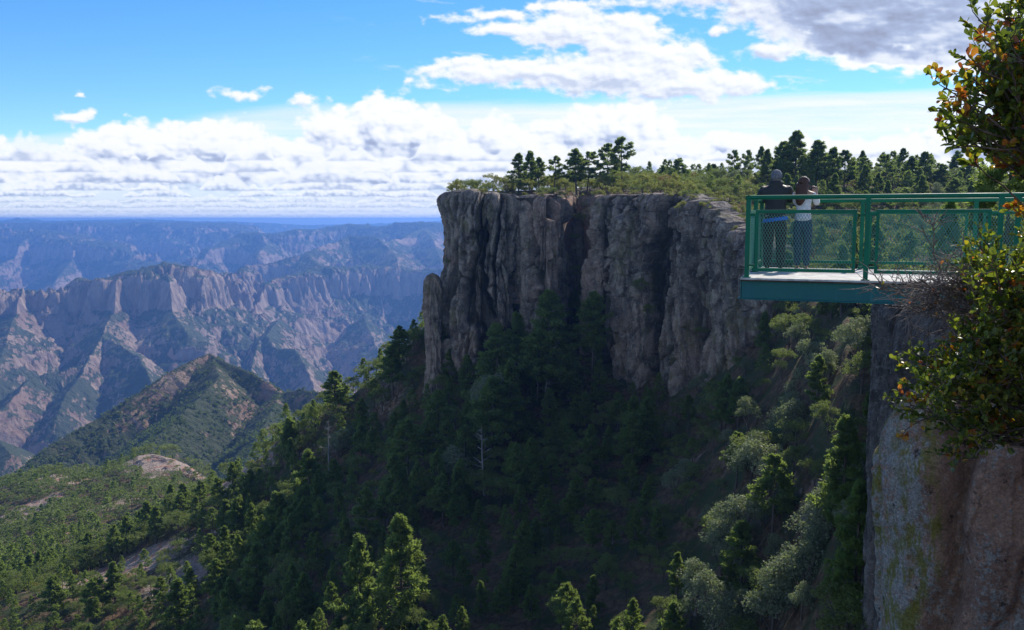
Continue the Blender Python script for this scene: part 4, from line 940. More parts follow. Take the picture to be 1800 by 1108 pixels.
# low-detail crowns merged into one body of far or hidden trees per kind
def thin_proto(pr, keep, grow):
    lv = pr[3].reshape(-1, 4, 3); r = np.random.RandomState(3); s_ = r.permutation(len(lv))[:keep]; q = lv[s_]; c = q.mean(1, keepdims=True); return c + (q - c) * grow
def merge_trees(name, items, protos, mat, label, cat):
    if not items: return
    low = [thin_proto(p_, 420, 2.5) for p_ in protos]; mid = [thin_proto(p_, 1500, 1.5) for p_ in protos]; Vs = []; TV = []; TF = []; n = 0
    for c in items:
        q = (mid if c[3] < 330 else low)[c[1] % len(protos)]; a = rng.uniform(0, 6.28); s_, co = math.sin(a), math.cos(a); w = c[5] * rng.uniform(.9, 1.3) * (1.25 if c[6] == 'hill' else 1)
        v = q.reshape(-1, 3); Vs.append(np.stack([(v[:, 0] * co - v[:, 1] * s_) * w + c[2], (v[:, 0] * s_ + v[:, 1] * co) * w + c[3], v[:, 2] * c[5] + c[4] - .2], 1))
        h = c[5] * .7; r_ = c[5] * .018; ring = np.array([(r_, 0, -.3), (-r_ * .5, r_ * .9, -.3), (-r_ * .5, -r_ * .9, -.3), (r_ * .3, 0, h), (-r_ * .15, r_ * .25, h), (-r_ * .15, -r_ * .25, h)]) + np.array([c[2], c[3], c[4]])
        TV.append(ring); TF.append(np.array([(0, 1, 4, 3), (1, 2, 5, 4), (2, 0, 3, 5)]) + n); n += 6
    V = np.vstack(Vs); nq = len(V) // 4; TV = np.vstack(TV); TF = np.vstack(TF) + len(V)
    me = mesh_from(name, np.vstack([V, TV]), np.vstack([quads(nq), TF]), mats=[mat, m_bark], midx=[0] * nq + [1] * len(TF))
    o = bpy.data.objects.new(name, me); COL.objects.link(o); o['kind'] = 'stuff'; o['label'] = label; o['category'] = cat
merge_trees('pine_wood', stuff['pine'], PINES, m_pine, 'mass of further small pines on the hillsides', 'trees')
merge_trees('oak_wood', stuff['oak'], OAKS, m_oak, 'mass of further small round trees on the hillsides', 'trees')
merge_trees('scrub', stuff['shrub'], SCRUB[:2], m_scrub, 'mass of further low scrub on slope and plateau', 'scrub')
print('trees', len(cand), {k: len(v) for k, v in stuff.items()})
# bleached snags
sn = mesh_from('dead_tree', *snag_geo(5), m_dead, True); sn2 = mesh_from('dead_tree', *snag_geo(8), m_dead, True)
for me, px, yt, yb, Y, lab in ((sn, 580, 740, 830, 250, 'bleached bare snag on the left ridge flank'), (sn2, 857, 750, 905, 196, 'tall grey dead trunk hanging in the middle of the dark slope'), (sn2, 955, 640, 720, 222, 'bare pale branches in front of the dark cleft')):
    a = at(px, yt, Y); b_ = at(px, yb, Y); o = bpy.data.objects.new('dead_tree', me); COL.objects.link(o); o.location = b_; o.scale = [a.z - b_.z] * 3; o.rotation_euler = (0, .08, px); group_of(o, lab, 'dead tree', 'dead trees on the slope')
# bushes on the pyramid peak: countless dots of green
r = np.random.RandomState(9)
pi_ = r.randint(0, GX.shape[0], 90000); pj_ = r.randint(45, 560, 90000)
m_ = (GY[pi_, pj_] > 1000) & (GY[pi_, pj_] < 2000); pi_, pj_ = pi_[m_], pj_[m_]
gsz = gs[pi_, pj_]; gm = fbm(GX[pi_, pj_] / 60, GY[pi_, pj_] / 60, 3, 907); ok = (gm > -.22 + .25 * sstep(GZ[pi_, pj_], -330, -240) ) & (r.rand(len(pi_)) < .42); pi_, pj_ = pi_[ok], pj_[ok]
bx_ = GX[pi_, pj_] + r.uniform(-2, 2, len(pi_)); by_ = GY[pi_, pj_] + r.uniform(-2, 2, len(pi_)); bz_ = GZ[pi_, pj_]
nb = len(bx_); cu_n = 9; hh = r.uniform(2.0, 5.5, nb)
c = np.repeat(np.stack([bx_, by_, bz_], 1), cu_n, 0); u = unit(r, nb * cu_n); u[:, 2] = np.abs(u[:, 2]); h9 = np.repeat(hh, cu_n)
V = blades(c + u * h9[:, None] * .35, unit(r, nb * cu_n) + u * .5, h9 * .8, h9 * .6, r)
o = bpy.data.objects.new('hill_scrub', mesh_from('hill_scrub', V, quads(nb * cu_n), m_farleaf)); COL.objects.link(o); o['kind'] = 'stuff'; o['label'] = 'dark green scrub dotted over the pyramid peak'; o['category'] = 'scrub'
print('bushes', nb)
# ------------------------------------------------------------------ green steel viewing platform
def paint_mat():
    m, T, b = material('green_paint'); pos = T.node('ShaderNodeNewGeometry').outputs['Position']
    n = T.noise(pos, 3.0, 6, .65); f = T.noise(T.v('MULTIPLY', pos, (8, 8, 1.5)), 1.2, 6, .7)
    c = T.mix(T.rng(n, .3, .7), (.001, .115, .062, 1), (.002, .165, .088, 1))
    c = T.mix(T.m('MULTIPLY', T.rng(f, .55, .75), .4), c, (.01, .19, .13, 1)); b.inputs['Specular IOR Level'].default_value = .3
    c = T.mix(T.m('MULTIPLY', T.rng(T.noise(pos, 11, 5, .7), .68, .72), .7), c, (.12, .05, .025, 1))
    T.put(b.inputs['Base Color'], c); T.put(b.inputs['Roughness'], T.rng(n, .3, .7, .5, .65)); T.put(b.inputs['Normal'], T.bump(n, .25, .01)); return m
m_green = paint_mat()
m_beam, T, b = material('teal_beam_paint'); pos = T.node('ShaderNodeNewGeometry').outputs['Position']
n = T.noise(T.v('MULTIPLY', pos, (1, 1, 2.0)), 1.6, 6, .6); st_ = T.noise(T.v('MULTIPLY', pos, (9, 9, .8)), 1.3, 5, .7)
c = T.mix(T.rng(n, .3, .7), (.002, .105, .125, 1), (.004, .135, .115, 1)); c = T.mix(T.m('MULTIPLY', T.rng(st_, .54, .72), .35), c, (.05, .22, .24, 1))
c = T.mix(T.m('MULTIPLY', T.rng(T.noise(pos, 7, 6, .75), .64, .70), .6), c, (.13, .055, .03, 1))
T.put(b.inputs['Base Color'], c); b.inputs['Roughness'].default_value = .6; T.put(b.inputs['Normal'], T.bump(n, .3, .02))
m_deck, T, b = material('weathered_deck_board'); oc = T.node('ShaderNodeNewGeometry').outputs['Position']
n = T.noise(T.v('MULTIPLY', oc, (3, 3, 3)), 2.0, 7, .7)
T.put(b.inputs['Base Color'], T.mix(T.rng(n, .35, .65), (.42, .38, .35, 1), (.66, .62, .58, 1))); b.inputs['Roughness'].default_value = .85; T.put(b.inputs['Normal'], T.bump(n, .6, .01))
m_mesh, T, b = material('galvanised_mesh'); b.inputs['Base Color'].default_value = (.07, .25, .20, 1); b.inputs['Metallic'].default_value = .1; b.inputs['Roughness'].default_value = .45

ZD = -.80                                   # deck surface below the eye
A0 = Vector((3.22, 12.28)); A1d = Vector((.925, -.380)).normalized(); B1d = Vector((.33, .944)).normalized(); DW_ = 2.85
def dk(u, v, z=0.0):                        # u along the long side from the left corner, v across, z above the deck
    p = A0 + A1d * u + B1d * v; return np.array([p.x, p.y, ZD + z])
def box_pts(p, q, w, h, up=(0, 0, 1)):
    """bar from p to q, w wide (sideways), h high"""
    p = np.array(p, float); q = np.array(q, float); d = q - p; d /= np.linalg.norm(d); up = np.array(up, float)
    if abs(d @ up) > .95: up = np.array([A1d.x, A1d.y, 0])
    s_ = np.cross(d, up); s_ /= np.linalg.norm(s_); u = np.cross(s_, d); s_ = s_ * w / 2; u = u * h / 2
    return [p - s_ - u, p + s_ - u, p + s_ + u, p - s_ + u, q - s_ - u, q + s_ - u, q + s_ + u, q - s_ + u]
class Bars:
    def __init__(s): s.V = []; s.F = []
    def bar(s, p, q, w, h):
        n = len(s.V); s.V += box_pts(p, q, w, h); s.F += [(n, n + 1, n + 2, n + 3), (n + 7, n + 6, n + 5, n + 4), (n, n + 4, n + 5, n + 1), (n + 1, n + 5, n + 6, n + 2), (n + 2, n + 6, n + 7, n + 3), (n + 3, n + 7, n + 4, n)]
    def obj(s, name, mat, parent, bevel=.004):
        me = bpy.data.meshes.new(name); me.from_pydata([tuple(v) for v in s.V], [], s.F); me.materials.append(mat)
        o = bpy.data.objects.new(name, me); COL.objects.link(o); o.parent = parent
        if bevel:
            m_ = o.modifiers.new('bevel', 'BEVEL'); m_.width = bevel; m_.segments = 2; m_.limit_method = 'ANGLE'
            for p in me.polygons: p.use_smooth = True
            me.polygons.foreach_set('use_smooth', [False] * len(me.polygons))
        return o
def empty(name, loc=(0, 0, 0)):
    e = bpy.data.objects.new(name, None); COL.objects.link(e); e.location = loc; e.empty_display_size = .3; return e
deck = empty('viewing_platform')
group_of(deck, 'green steel viewing platform with mesh railings jutting out over the gorge', 'viewing platform')
UL = 7.4
# fascia beams: a channel section with flanges
def beam(u0, v0, u1, v1, name='beam', out=1):
    B = Bars(); B.bar(dk(u0, v0, -.165), dk(u1, v1, -.165), .02, .225)
    return B
bb = Bars(); bb.bar(dk(-.03, 0, -.168), dk(UL, 0, -.168), .016, .236); bb.bar(dk(-.03, -.03, -.292), dk(UL, -.03, -.292), .085, .016); bb.bar(dk(-.03, -.02, -.044), dk(UL, -.02, -.044), .05, .012); bb.obj('fascia_beam', m_beam, deck)
bb = Bars(); bb.bar(dk(-.03, DW_, -.168), dk(UL, DW_, -.168), .016, .236); bb.bar(dk(-.03, DW_ + .03, -.292), dk(UL, DW_ + .03, -.292), .085, .016); bb.obj('fascia_beam', m_beam, deck)
bb = Bars(); bb.bar(dk(-.045, -.005, -.168), dk(-.045, DW_, -.168), .016, .236); bb.bar(dk(-.05, 0, -.292), dk(-.05, DW_, -.292), .07, .015); bb.obj('fascia_beam', m_beam, deck)
for u in np.arange(.9, UL, 1.0):
    bb = Bars(); bb.bar(dk(u, .02, -.13), dk(u, DW_ - .02, -.13), .06, .15); bb.obj('joist', m_beam, deck)
# deck boards run along the platform
nb_ = 20; pb = (DW_ + .03) / nb_
bb = Bars()
for i in range(nb_):
    for (ua, ub) in ((-.05, 2.395), (2.405, 4.895), (4.905, UL)):
        bb.bar(dk(ua, -.03 + (i + .5) * pb, -.018 + rng.uniform(-.002, .002)), dk(ub, -.03 + (i + .5) * pb, -.018), pb - .008, .034)
bb.obj('deck_boards', m_deck, deck, .003)
# a weathered timber kick edge under the boards, brown
bb = Bars(); bb.bar(dk(-.05, -.052, -.036), dk(UL, -.052, -.036), .012, .018); m_edge = bark_mat('brown_edge', (.05, .03, .02, 1), (.10, .065, .045, 1)); bb.obj('deck_edge', m_edge, deck, 0)
RH = 1.10
def mesh_panel(p0, p1, z0, z1, parent):
    """diamond expanded metal in a steel frame"""
    p0 = np.array(p0); p1 = np.array(p1); L = np.linalg.norm(p1 - p0); d = (p1 - p0) / L; n = np.array([-d[1], d[0], 0])
    fr = Bars(); w = .045
    fr.bar(p0 + (0, 0, z1 - w / 2), p1 + (0, 0, z1 - w / 2), .04, w); fr.bar(p0 + (0, 0, z0 + w / 2), p1 + (0, 0, z0 + w / 2), .04, w)
    fr.bar(p0 + d * w / 2 + (0, 0, z0 + w), p0 + d * w / 2 + (0, 0, z1 - w), w, .04); fr.bar(p1 - d * w / 2 + (0, 0, z0 + w), p1 - d * w / 2 + (0, 0, z1 - w), w, .04)
    f = fr.obj('railing_panel', m_green, parent, .003)
    cw, ch = .038, .066; nx = int((L - .06) / cw); nz = int((z1 - z0 - .06) / ch); cw = (L - .07) / nx; ch = (z1 - z0 - .07) / nz
    # zig-zag strands, one row of strands between rows of openings
    i = np.arange(nx * 2 + 1); V = []; Fq = []; c = 0; sw = .0058
    for r_ in range(nz * 2 + 1):
        zz = z0 + .035 + r_ * ch / 2 ; xx = .035 + i * cw / 2
        if r_ == nz * 2: break
        up = ((i + r_) % 2) * ch / 2
        P = p0[None] + d[None] * xx[:, None]; P = P + np.stack([0 * xx, 0 * xx, zz + up], 1)
        a = P + np.array([0, 0, -sw / 2 * 1.6]) ; b_ = P + np.array([0, 0, sw / 2 * 1.6]); a2 = a + n * .006; b2 = b_ + n * .006
        q = np.stack([a, b_, b2, a2], 1); V.append(q.reshape(-1, 3)); m_ = len(i); idx = np.arange(m_ * 4).reshape(m_, 4) + c; c += m_ * 4
        for k in range(4): Fq.append(np.stack([idx[:-1, k], idx[:-1, (k + 1) % 4], idx[1:, (k + 1) % 4], idx[1:, k]], -1))
        if r_ % 2: continue
    me = mesh_from('wire_mesh', np.vstack(V), np.vstack(Fq), m_mesh); o = bpy.data.objects.new('wire_mesh', me); COL.objects.link(o); o.parent = f
def tube_obj(name, pts, r_, mat, parent, sides=12):
    T_ = Tubes(); T_.add(pts, [r_] * len(pts), sides); V, Fq = T_.arrays(); me = mesh_from(name, V, Fq, mat, True); o = bpy.data.objects.new(name, me); COL.objects.link(o); o.parent = parent; return o
def post(u, v, z1=RH, w=.062):
    B = Bars(); B.bar(dk(u, v, -.06), dk(u, v, z1 - .012), w, w); B.bar(dk(u - .055, v, .006), dk(u + .055, v, .006), .10, .012); B.obj('post', m_green, deck)
us = [0.03, 1.56, 3.10, 3.29, 4.9, 6.5]
for u in us: post(u, .035)
for u in (0.03, 1.60, 3.22, 4.8, 6.4): post(u, DW_ - .035)
post(.03, DW_ / 2)
# top rails: round tubes
tube_obj('top_rail', [dk(-.01, .035, RH), dk(2.0, .035, RH), dk(UL, .035, RH)], .031, m_green, deck)
tube_obj('top_rail', [dk(-.01, DW_ - .035, RH), dk(UL, DW_ - .035, RH)], .031, m_green, deck)
tube_obj('top_rail', [dk(.03, 0, RH), dk(.03, DW_, RH)], .031, m_green, deck)
for (a, b_) in ((0.13, 1.43), (1.66, 3.00), (3.40, 4.80), (5.0, 6.4)):
    mesh_panel(dk(a, .035), dk(b_, .035), .09, .93, deck)
for (a, b_) in ((0.12, 1.50), (1.70, 3.12), (3.32, 4.7)): mesh_panel(dk(a, DW_ - .035), dk(b_, DW_ - .035), .09, .93, deck)
for (a, b_) in ((.12, DW_ / 2 - .08), (DW_ / 2 + .08, DW_ - .12)): mesh_panel(dk(.03, a), dk(.03, b_), .09, .93, deck)
# brackets that hang the panels on the posts
for v_ in (.035, DW_ - .035):
    for u in (.09, 1.50, 1.63, 3.04, 3.36):
        for z in (.17, .86): br_ = Bars(); br_.bar(dk(u - .035, v_, z), dk(u + .035, v_, z), .02, .03); br_.obj('bracket', m_green, deck, 0)
# ------------------------------------------------------------------ the two people at the far railing
def flat_mat(name, col, rough=.8, bs=30, bd=.01, col2=None, sc=(1, 1, 1)):
    m, T, b = material(name); oc = T.node('ShaderNodeTexCoord').outputs['Object']; n = T.noise(T.v('MULTIPLY', oc, sc), bs, 6, .65)
    T.put(b.inputs['Base Color'], T.mix(T.rng(n, .3, .7), tuple(c * .72 for c in col) + (1,), tuple(col2 or col) + (1,))); b.inputs['Roughness'].default_value = rough
    T.put(b.inputs['Normal'], T.bump(n, .7, bd)); return m
m_skin = flat_mat('skin', (.50, .30, .22), .5, 60, .001); m_knit = flat_mat('white_knit', (.74, .73, .76), .85, 26, .02); m_jean = flat_mat('dark_denim', (.030, .055, .115), .85, 30, .008)
m_hair = flat_mat('auburn_hair', (.045, .016, .010), .45, 16, .02, (.10, .036, .02), (6, 6, .5)); m_coat = flat_mat('charcoal_coat', (.030, .034, .038), .8, 12, .02); m_cap = flat_mat('heathered_grey_cap', (.09, .095, .12), .9, 40, .01, (.22, .23, .27))
m_trou = flat_mat('dark_trousers', (.030, .026, .026), .85, 20, .01); m_blue = flat_mat('blue_shirt', (.03, .19, .75), .7, 20, .006); m_shoe = flat_mat('shoe_leather', (.05, .035, .03), .6, 30, .004); m_sandal = flat_mat('pale_sandal', (.45, .25, .22), .6, 30, .004); m_black = flat_mat('black_plastic', (.012, .012, .014), .35, 60, .001)
def skinned(name, nodes, edges, mat, parent, sub=2):
    """nodes: (x, y, z, rx, ry); the first node is the root"""
    me = bpy.data.meshes.new(name); me.from_pydata([n[:3] for n in nodes], edges, []); o = bpy.data.objects.new(name, me); COL.objects.link(o); o.parent = parent
    md = o.modifiers.new('skin', 'SKIN'); md.use_smooth_shade = True; md.branch_smoothing = .3
    if not me.skin_vertices: bpy.context.view_layer.update()
    lay = me.skin_vertices[0].data if me.skin_vertices else None
    if lay is None:
        bpy.context.view_layer.objects.active = o; bpy.ops.mesh.customdata_skin_add(); lay = me.skin_vertices[0].data
    for v, n in zip(lay, nodes): v.radius = (n[3], n[4] if len(n) > 4 else n[3]); v.use_root = False
    lay[0].use_root = True
    sb = o.modifiers.new('subsurf', 'SUBSURF'); sb.levels = sub; sb.render_levels = sub
    me.materials.append(mat); return o
def chain(nodes, edges, start, pts):
    """append a chain of nodes hanging from node start; returns the last index"""
    p = start
    for q in pts: nodes.append(q); edges.append((p, len(nodes) - 1)); p = len(nodes) - 1
    return p
def hand(nodes, edges, wrist, c, d, side, curl=(0, 0, -1)):
    """palm and five fingers from the wrist node: c palm centre, d pointing direction, side towards the thumb"""
    c = np.array(c, float); d = np.array(d, float); d /= np.linalg.norm(d); side = np.array(side, float); side /= np.linalg.norm(side); curl = np.array(curl, float)
    pm = chain(nodes, edges, wrist, [tuple(c) + (.028, .016)])
    for k, L in zip((-1.5, -.5, .5, 1.5), (.050, .064, .068, .060)):
        b0 = c + d * .040 + side * k * .017; b1 = b0 + d * L * .5 + curl * .010; b2 = b1 + d * L * .25 + curl * L * .45
        chain(nodes, edges, pm, [tuple(b0) + (.009, .009), tuple(b1) + (.0085, .0085), tuple(b2) + (.0075, .0075)])
    t0 = c + side * .030 - d * .005; chain(nodes, edges, pm, [tuple(t0) + (.011, .011), tuple(t0 + side * .018 + d * .028) + (.0095, .0095), tuple(t0 + side * .012 + d * .052 + curl * .012) + (.008, .008)])
def place_person(u, v, turn=0.0):
    p = dk(u, v, 0.002); e = bpy.data.objects.new('person', None); COL.objects.link(e); e.location = p; e.empty_display_size = .3
    e.rotation_euler = (0, 0, math.atan2(B1d.y, B1d.x) - math.pi / 2 + turn); return e
# --- woman
wo = place_person(.70, 2.38, -.10)
group_of(wo, 'long-haired person in white sweater and blue jeans raising a camera at the railing', 'person')
def torso(N, E, z, r): pass
N = [(0, 0, .80, .120, .095)]; E = []
ch = chain(N, E, 0, [(0, .012, .93, .098, .078), (0, .015, 1.06, .118, .085), (0, .01, 1.19, .115, .080)]); nk = chain(N, E, ch, [(0, .02, 1.275, .042, .044), (.005, .035, 1.335, .050, .055), (.01, .045, 1.405, .070, .082), (.01, .042, 1.465, .062, .074)])
wr = chain(N, E, ch, [(.135, .01, 1.205, .044), (.185, .10, 1.03, .036), (.165, .24, 1.205, .024, .022)]); hand(N, E, wr, (.150, .275, 1.262), (-.25, .5, .8), (-1, .2, .2), (-.6, .2, 0))
wl = chain(N, E, ch, [(-.135, .01, 1.205, .044), (-.13, .16, 1.04, .036), (.045, .27, 1.19, .024, .022)]); hand(N, E, wl, (.085, .300, 1.250), (.35, .4, .8), (1, .2, .2), (.5, .2, 0))
for s_ in (-1, 1): chain(N, E, 0, [(.072 * s_, 0, .70, .088, .088), (.070 * s_, .015, .43, .056, .060), (.068 * s_, -.015, .28, .050, .052), (.068 * s_, -.01, .085, .032, .036), (.070 * s_, .06, .030, .030, .020), (.074 * s_, .13, .020, .030, .014)])
body = skinned('body', N, E, m_skin, wo)
# face: nose, eyes, mouth, ear as small shapes joined to the head
def head_bits(parent, c, s=1.0, turn=0.0):
    bm = bmesh.new(); cz = Matrix.Rotation(turn, 4, 'Z'); c = Vector(c)
    def blob(p, sc): bmesh.ops.create_uvsphere(bm, u_segments=10, v_segments=8, radius=1, matrix=Matrix.Translation(c) @ cz @ Matrix.Translation(Vector(p) * s) @ Matrix.Diagonal((sc[0] * s, sc[1] * s, sc[2] * s, 1)))
    blob((0, .082, -.005), (.012, .018, .020)); blob((0, .066, -.048), (.030, .022, .018)); blob((.068, 0, -.01), (.008, .018, .028)); blob((-.068, 0, -.01), (.008, .018, .028))
    me = bpy.data.meshes.new('face'); bm.to_mesh(me); bm.free(); me.materials.append(m_skin)
    for p in me.polygons: p.use_smooth = True
    o = bpy.data.objects.new('face', me); COL.objects.link(o); o.parent = parent
    for nm, x, z, col, sc in (('eye', .028, .012, m_black, (.010, .006, .006)), ('eye', -.028, .012, m_black, (.010, .006, .006)), ('mouth', 0, -.045, m_sandal, (.022, .006, .006))):
        bm = bmesh.new(); bmesh.ops.create_uvsphere(bm, u_segments=8, v_segments=6, radius=1, matrix=Matrix.Translation(c) @ cz @ Matrix.Translation(Vector((x, .078 if nm == 'eye' else .086, z)) * s) @ Matrix.Diagonal((sc[0], sc[1], sc[2], 1)))
        me = bpy.data.meshes.new(nm); bm.to_mesh(me); bm.free(); me.materials.append(col); e = bpy.data.objects.new(nm, me); COL.objects.link(e); e.parent = parent
head_bits(wo, (.01, .045, 1.415), .95, -.35)
N = [(0, .002, .745, .142, .120)]; E = []; chain(N, E, 0, [(0, .002, .83, .140, .116)])
ch = chain(N, E, 1, [(0, .012, .93, .116, .095), (0, .015, 1.06, .132, .100), (0, .01, 1.18, .124, .092), (0, .018, 1.245, .070, .065)]); 
chain(N, E, 4, [(.142, .01, 1.195, .058), (.195, .09, 1.04, .050), (.180, .19, 1.13, .040), (.167, .235, 1.195, .030)])
chain(N, E, 4, [(-.142, .01, 1.195, .058), (-.14, .14, 1.045, .050), (-.05, .21, 1.12, .040), (.035, .26, 1.18, .030)])
skinned('sweater', N, E, m_knit, wo)
N = [(0, .004, .92, .112, .090)]; E = []; chain(N, E, 0, [(0, 0, .80, .130, .106)])
for s_ in (-1, 1): chain(N, E, 1, [(.074 * s_, -.005, .70, .098, .100), (.072 * s_, .015, .43, .066, .070), (.070 * s_, -.015, .28, .060, .064), (.070 * s_, -.01, .10, .052, .056), (.070 * s_, -.005, .055, .052, .056)])
skinned('jeans', N, E, m_jean, wo)
N = [(.008, .035, 1.475, .072, .080)]; E = []
chain(N, E, 0, [(.005, -.012, 1.425, .088, .078), (-.005, -.035, 1.35, .088, .062), (-.02, -.062, 1.26, .098, .050), (-.035, -.085, 1.17, .112, .046), (-.05, -.085, 1.09, .090, .034), (-.06, -.08, 1.01, .040, .018)])
chain(N, E, 1, [(-.065, .01, 1.36, .035, .05), (-.085, -.01, 1.26, .040, .045), (-.10, -.02, 1.16, .030, .03)])
chain(N, E, 1, [(.055, .0, 1.36, .032, .05), (.06, -.03, 1.27, .030, .04)])
skinned('hair', N, E, m_hair, wo)
for s_ in (-1, 1):
    bm = bmesh.new(); bmesh.ops.create_uvsphere(bm, u_segments=14, v_segments=8, radius=1, matrix=Matrix.Translation((.071 * s_, .055, .014)) @ Matrix.Diagonal((.040, .115, .016, 1)))
    me = bpy.data.meshes.new('sandal'); bm.to_mesh(me); bm.free(); me.materials.append(m_sandal); o = bpy.data.objects.new('sandal', me); COL.objects.link(o); o.parent = wo
# camera in her hands
kx = wo.matrix_basis @ Vector((.118, .312, 1.285)); kc = bpy.data.objects.new('camera', None); COL.objects.link(kc); kc.location = kx; kc.rotation_euler = (0, 0, wo.rotation_euler[2])
group_of(kc, 'small black camera held up in both hands by the long-haired person', 'camera')
def bmobj(name, fn, mat, parent, bev=0):
    bm = bmesh.new(); fn(bm); me = bpy.data.meshes.new(name); bm.to_mesh(me); bm.free(); me.materials.append(mat); o = bpy.data.objects.new(name, me); COL.objects.link(o); o.parent = parent
    if bev: q = o.modifiers.new('bevel', 'BEVEL'); q.width = bev; q.segments = 3
    return o
bmobj('camera_body', lambda bm: bmesh.ops.create_cube(bm, size=1, matrix=Matrix.Diagonal((.115, .032, .065, 1))), m_black, kc, .008)
bmobj('lens', lambda bm: bmesh.ops.create_cone(bm, cap_ends=True, segments=24, radius1=.027, radius2=.025, depth=.05, matrix=Matrix.Translation((0, .038, -.003)) @ Matrix.Rotation(math.pi / 2, 4, 'X')), m_black, kc, .003)
# --- man
ma = place_person(.27, 2.36, .05)
group_of(ma, 'broad person in a charcoal hooded coat and grey knit cap leaning on the far railing', 'person')
N = [(0, -.09, .86, .150, .115)]; E = []
ch = chain(N, E, 0, [(0, -.05, 1.00, .140, .110), (0, .01, 1.15, .160, .120), (0, .05, 1.29, .155, .105)]); chain(N, E, ch, [(0, .085, 1.375, .055, .058), (0, .115, 1.43, .062, .070), (0, .13, 1.49, .074, .090), (0, .125, 1.545, .066, .078)])
for s_ in (-1, 1):
    w_ = chain(N, E, ch, [(.185 * s_, .06, 1.30, .060), (.245 * s_, .20, 1.13, .046), (.13 * s_, .365, 1.150, .030, .026)]); hand(N, E, w_, (.085 * s_, .395, 1.158), (-.9 * s_, .25, 0), (0, .8, .35), (0, 0, -1))
    chain(N, E, 0, [(.090 * s_, -.09, .75, .105, .105), (.095 * s_, -.05, .45, .068, .072), (.098 * s_, -.09, .28, .058, .062), (.10 * s_, -.10, .09, .038, .044), (.105 * s_, -.02, .035, .036, .026), (.11 * s_, .06, .028, .036, .020)])
skinned('body', N, E, m_skin, ma)
head_bits(ma, (0, .13, 1.488), 1.0)
N = [(0, -.075, .81, .185, .150)]; E = []
ch = chain(N, E, 0, [(0, -.06, .95, .175, .140), (0, 0, 1.10, .190, .145), (0, .04, 1.25, .190, .130), (0, .07, 1.345, .105, .090)])
for s_ in (-1, 1): chain(N, E, 3, [(.195 * s_, .055, 1.285, .082), (.262 * s_, .19, 1.12, .066), (.20 * s_, .30, 1.125, .054), (.135 * s_, .355, 1.148, .042)])
skinned('coat', N, E, m_coat, ma)
N = [(0, .005, 1.365, .120, .060)]; E = []
chain(N, E, 0, [(.065, .045, 1.385, .062, .05), (.095, .11, 1.385, .045, .04)]); chain(N, E, 0, [(-.065, .045, 1.385, .062, .05), (-.095, .11, 1.385, .045, .04)]); chain(N, E, 0, [(0, -.02, 1.30, .10, .04), (0, -.015, 1.245, .05, .025)])
skinned('hood', N, E, m_coat, ma)
def capfn(bm):
    bmesh.ops.create_uvsphere(bm, u_segments=24, v_segments=14, radius=1, matrix=Matrix.Translation((0, .122, 1.505)) @ Matrix.Diagonal((.088, .106, .098, 1)))
    bmesh.ops.create_cone(bm, cap_ends=False, segments=24, radius1=1.03, radius2=1.04, depth=.45, matrix=Matrix.Translation((0, .122, 1.490)) @ Matrix.Diagonal((.088, .106, .09, 1)))
cp_ = bmobj('knit_cap', capfn, m_cap, ma)
for q_ in cp_.data.polygons: q_.use_smooth = True
N = [(0, -.075, .92, .152, .122)]; E = []; chain(N, E, 0, [(0, -.09, .83, .166, .132)])
for s_ in (-1, 1): chain(N, E, 1, [(.094 * s_, -.09, .73, .122, .122), (.098 * s_, -.05, .45, .086, .088), (.100 * s_, -.09, .28, .076, .078), (.102 * s_, -.10, .08, .068, .074), (.102 * s_, -.095, .045, .066, .074)])
skinned('trousers', N, E, m_trou, ma)
N = [(-.10, -.125, .715, .085, .020)]; E = []
def hem(bm):
    ring = []
    for k in range(33):
        a = math.pi * (1.08 + .86 * k / 32); x = .195 * math.cos(a); y = -.085 + .165 * math.sin(a); z = .745 + .05 * (x + .19) / .38 + .006 * math.sin(k * 1.7)
        ring.append([bm.verts.new((x * q, -.085 + (y + .085) * q, z + dz)) for q, dz in ((1.02, 0), (1.05, .022), (1.0, .055), (.93, .03))])
    for a, b_ in zip(ring[:-1], ring[1:]):
        for i in range(4): bm.faces.new((a[i], a[(i + 1) % 4], b_[(i + 1) % 4], b_[i]))
bmobj('shirt_hem', hem, m_blue, ma)
for s_ in (-1, 1):
    N = [(.102 * s_, -.11, .045, .048, .040)]; E = []; chain(N, E, 0, [(.105 * s_, -.02, .040, .046, .034), (.11 * s_, .07, .034, .042, .028)]); skinned('shoe', N, E, m_shoe, ma)
# ------------------------------------------------------------------ leathery-leaved shrub reaching in from the right, close to the camera
def leaf_mat():
    m, T, b = material('shrub_leaf'); cl = attr(T, 'tone'); oc = T.node('ShaderNodeNewGeometry').outputs['Position']
    c = T.ramp(cl, [(0.0, (.030, .060, .014)), (.35, (.075, .115, .018)), (.58, (.17, .20, .020)), (.70, (.26, .24, .022)), (.80, (.42, .19, .015)), (.90, (.38, .085, .020)), (1.0, (.16, .035, .018))])
    c = T.mix(T.m('MULTIPLY', T.noise(oc, 60, 4, .6), .35), c, (.10, .055, .02, 1))
    T.put(b.inputs['Base Color'], c); b.inputs['Roughness'].default_value = .40 ; b.inputs['Specular IOR Level'].default_value = .55
    tl = T.node('ShaderNodeBsdfTranslucent'); T.put(tl.inputs[0], T.mix(1.0, c, (1.9, 2.0, 1.0, 1), 'MULTIPLY')); mx = T.node('ShaderNodeMixShader'); mx.inputs[0].default_value = .45
    T.l.new(b.outputs[0], mx.inputs[1]); T.l.new(tl.outputs[0], mx.inputs[2]); T.l.new(mx.outputs[0], m.node_tree.nodes['Material Output'].inputs[0]); return m
m_leaf = leaf_mat(); m_twig = bark_mat('twig_bark', (.045, .028, .022, 1), (.17, .12, .10, 1)); m_greytwig = bark_mat('grey_twig_bark', (.12, .085, .07, 1), (.30, .24, .21, 1))
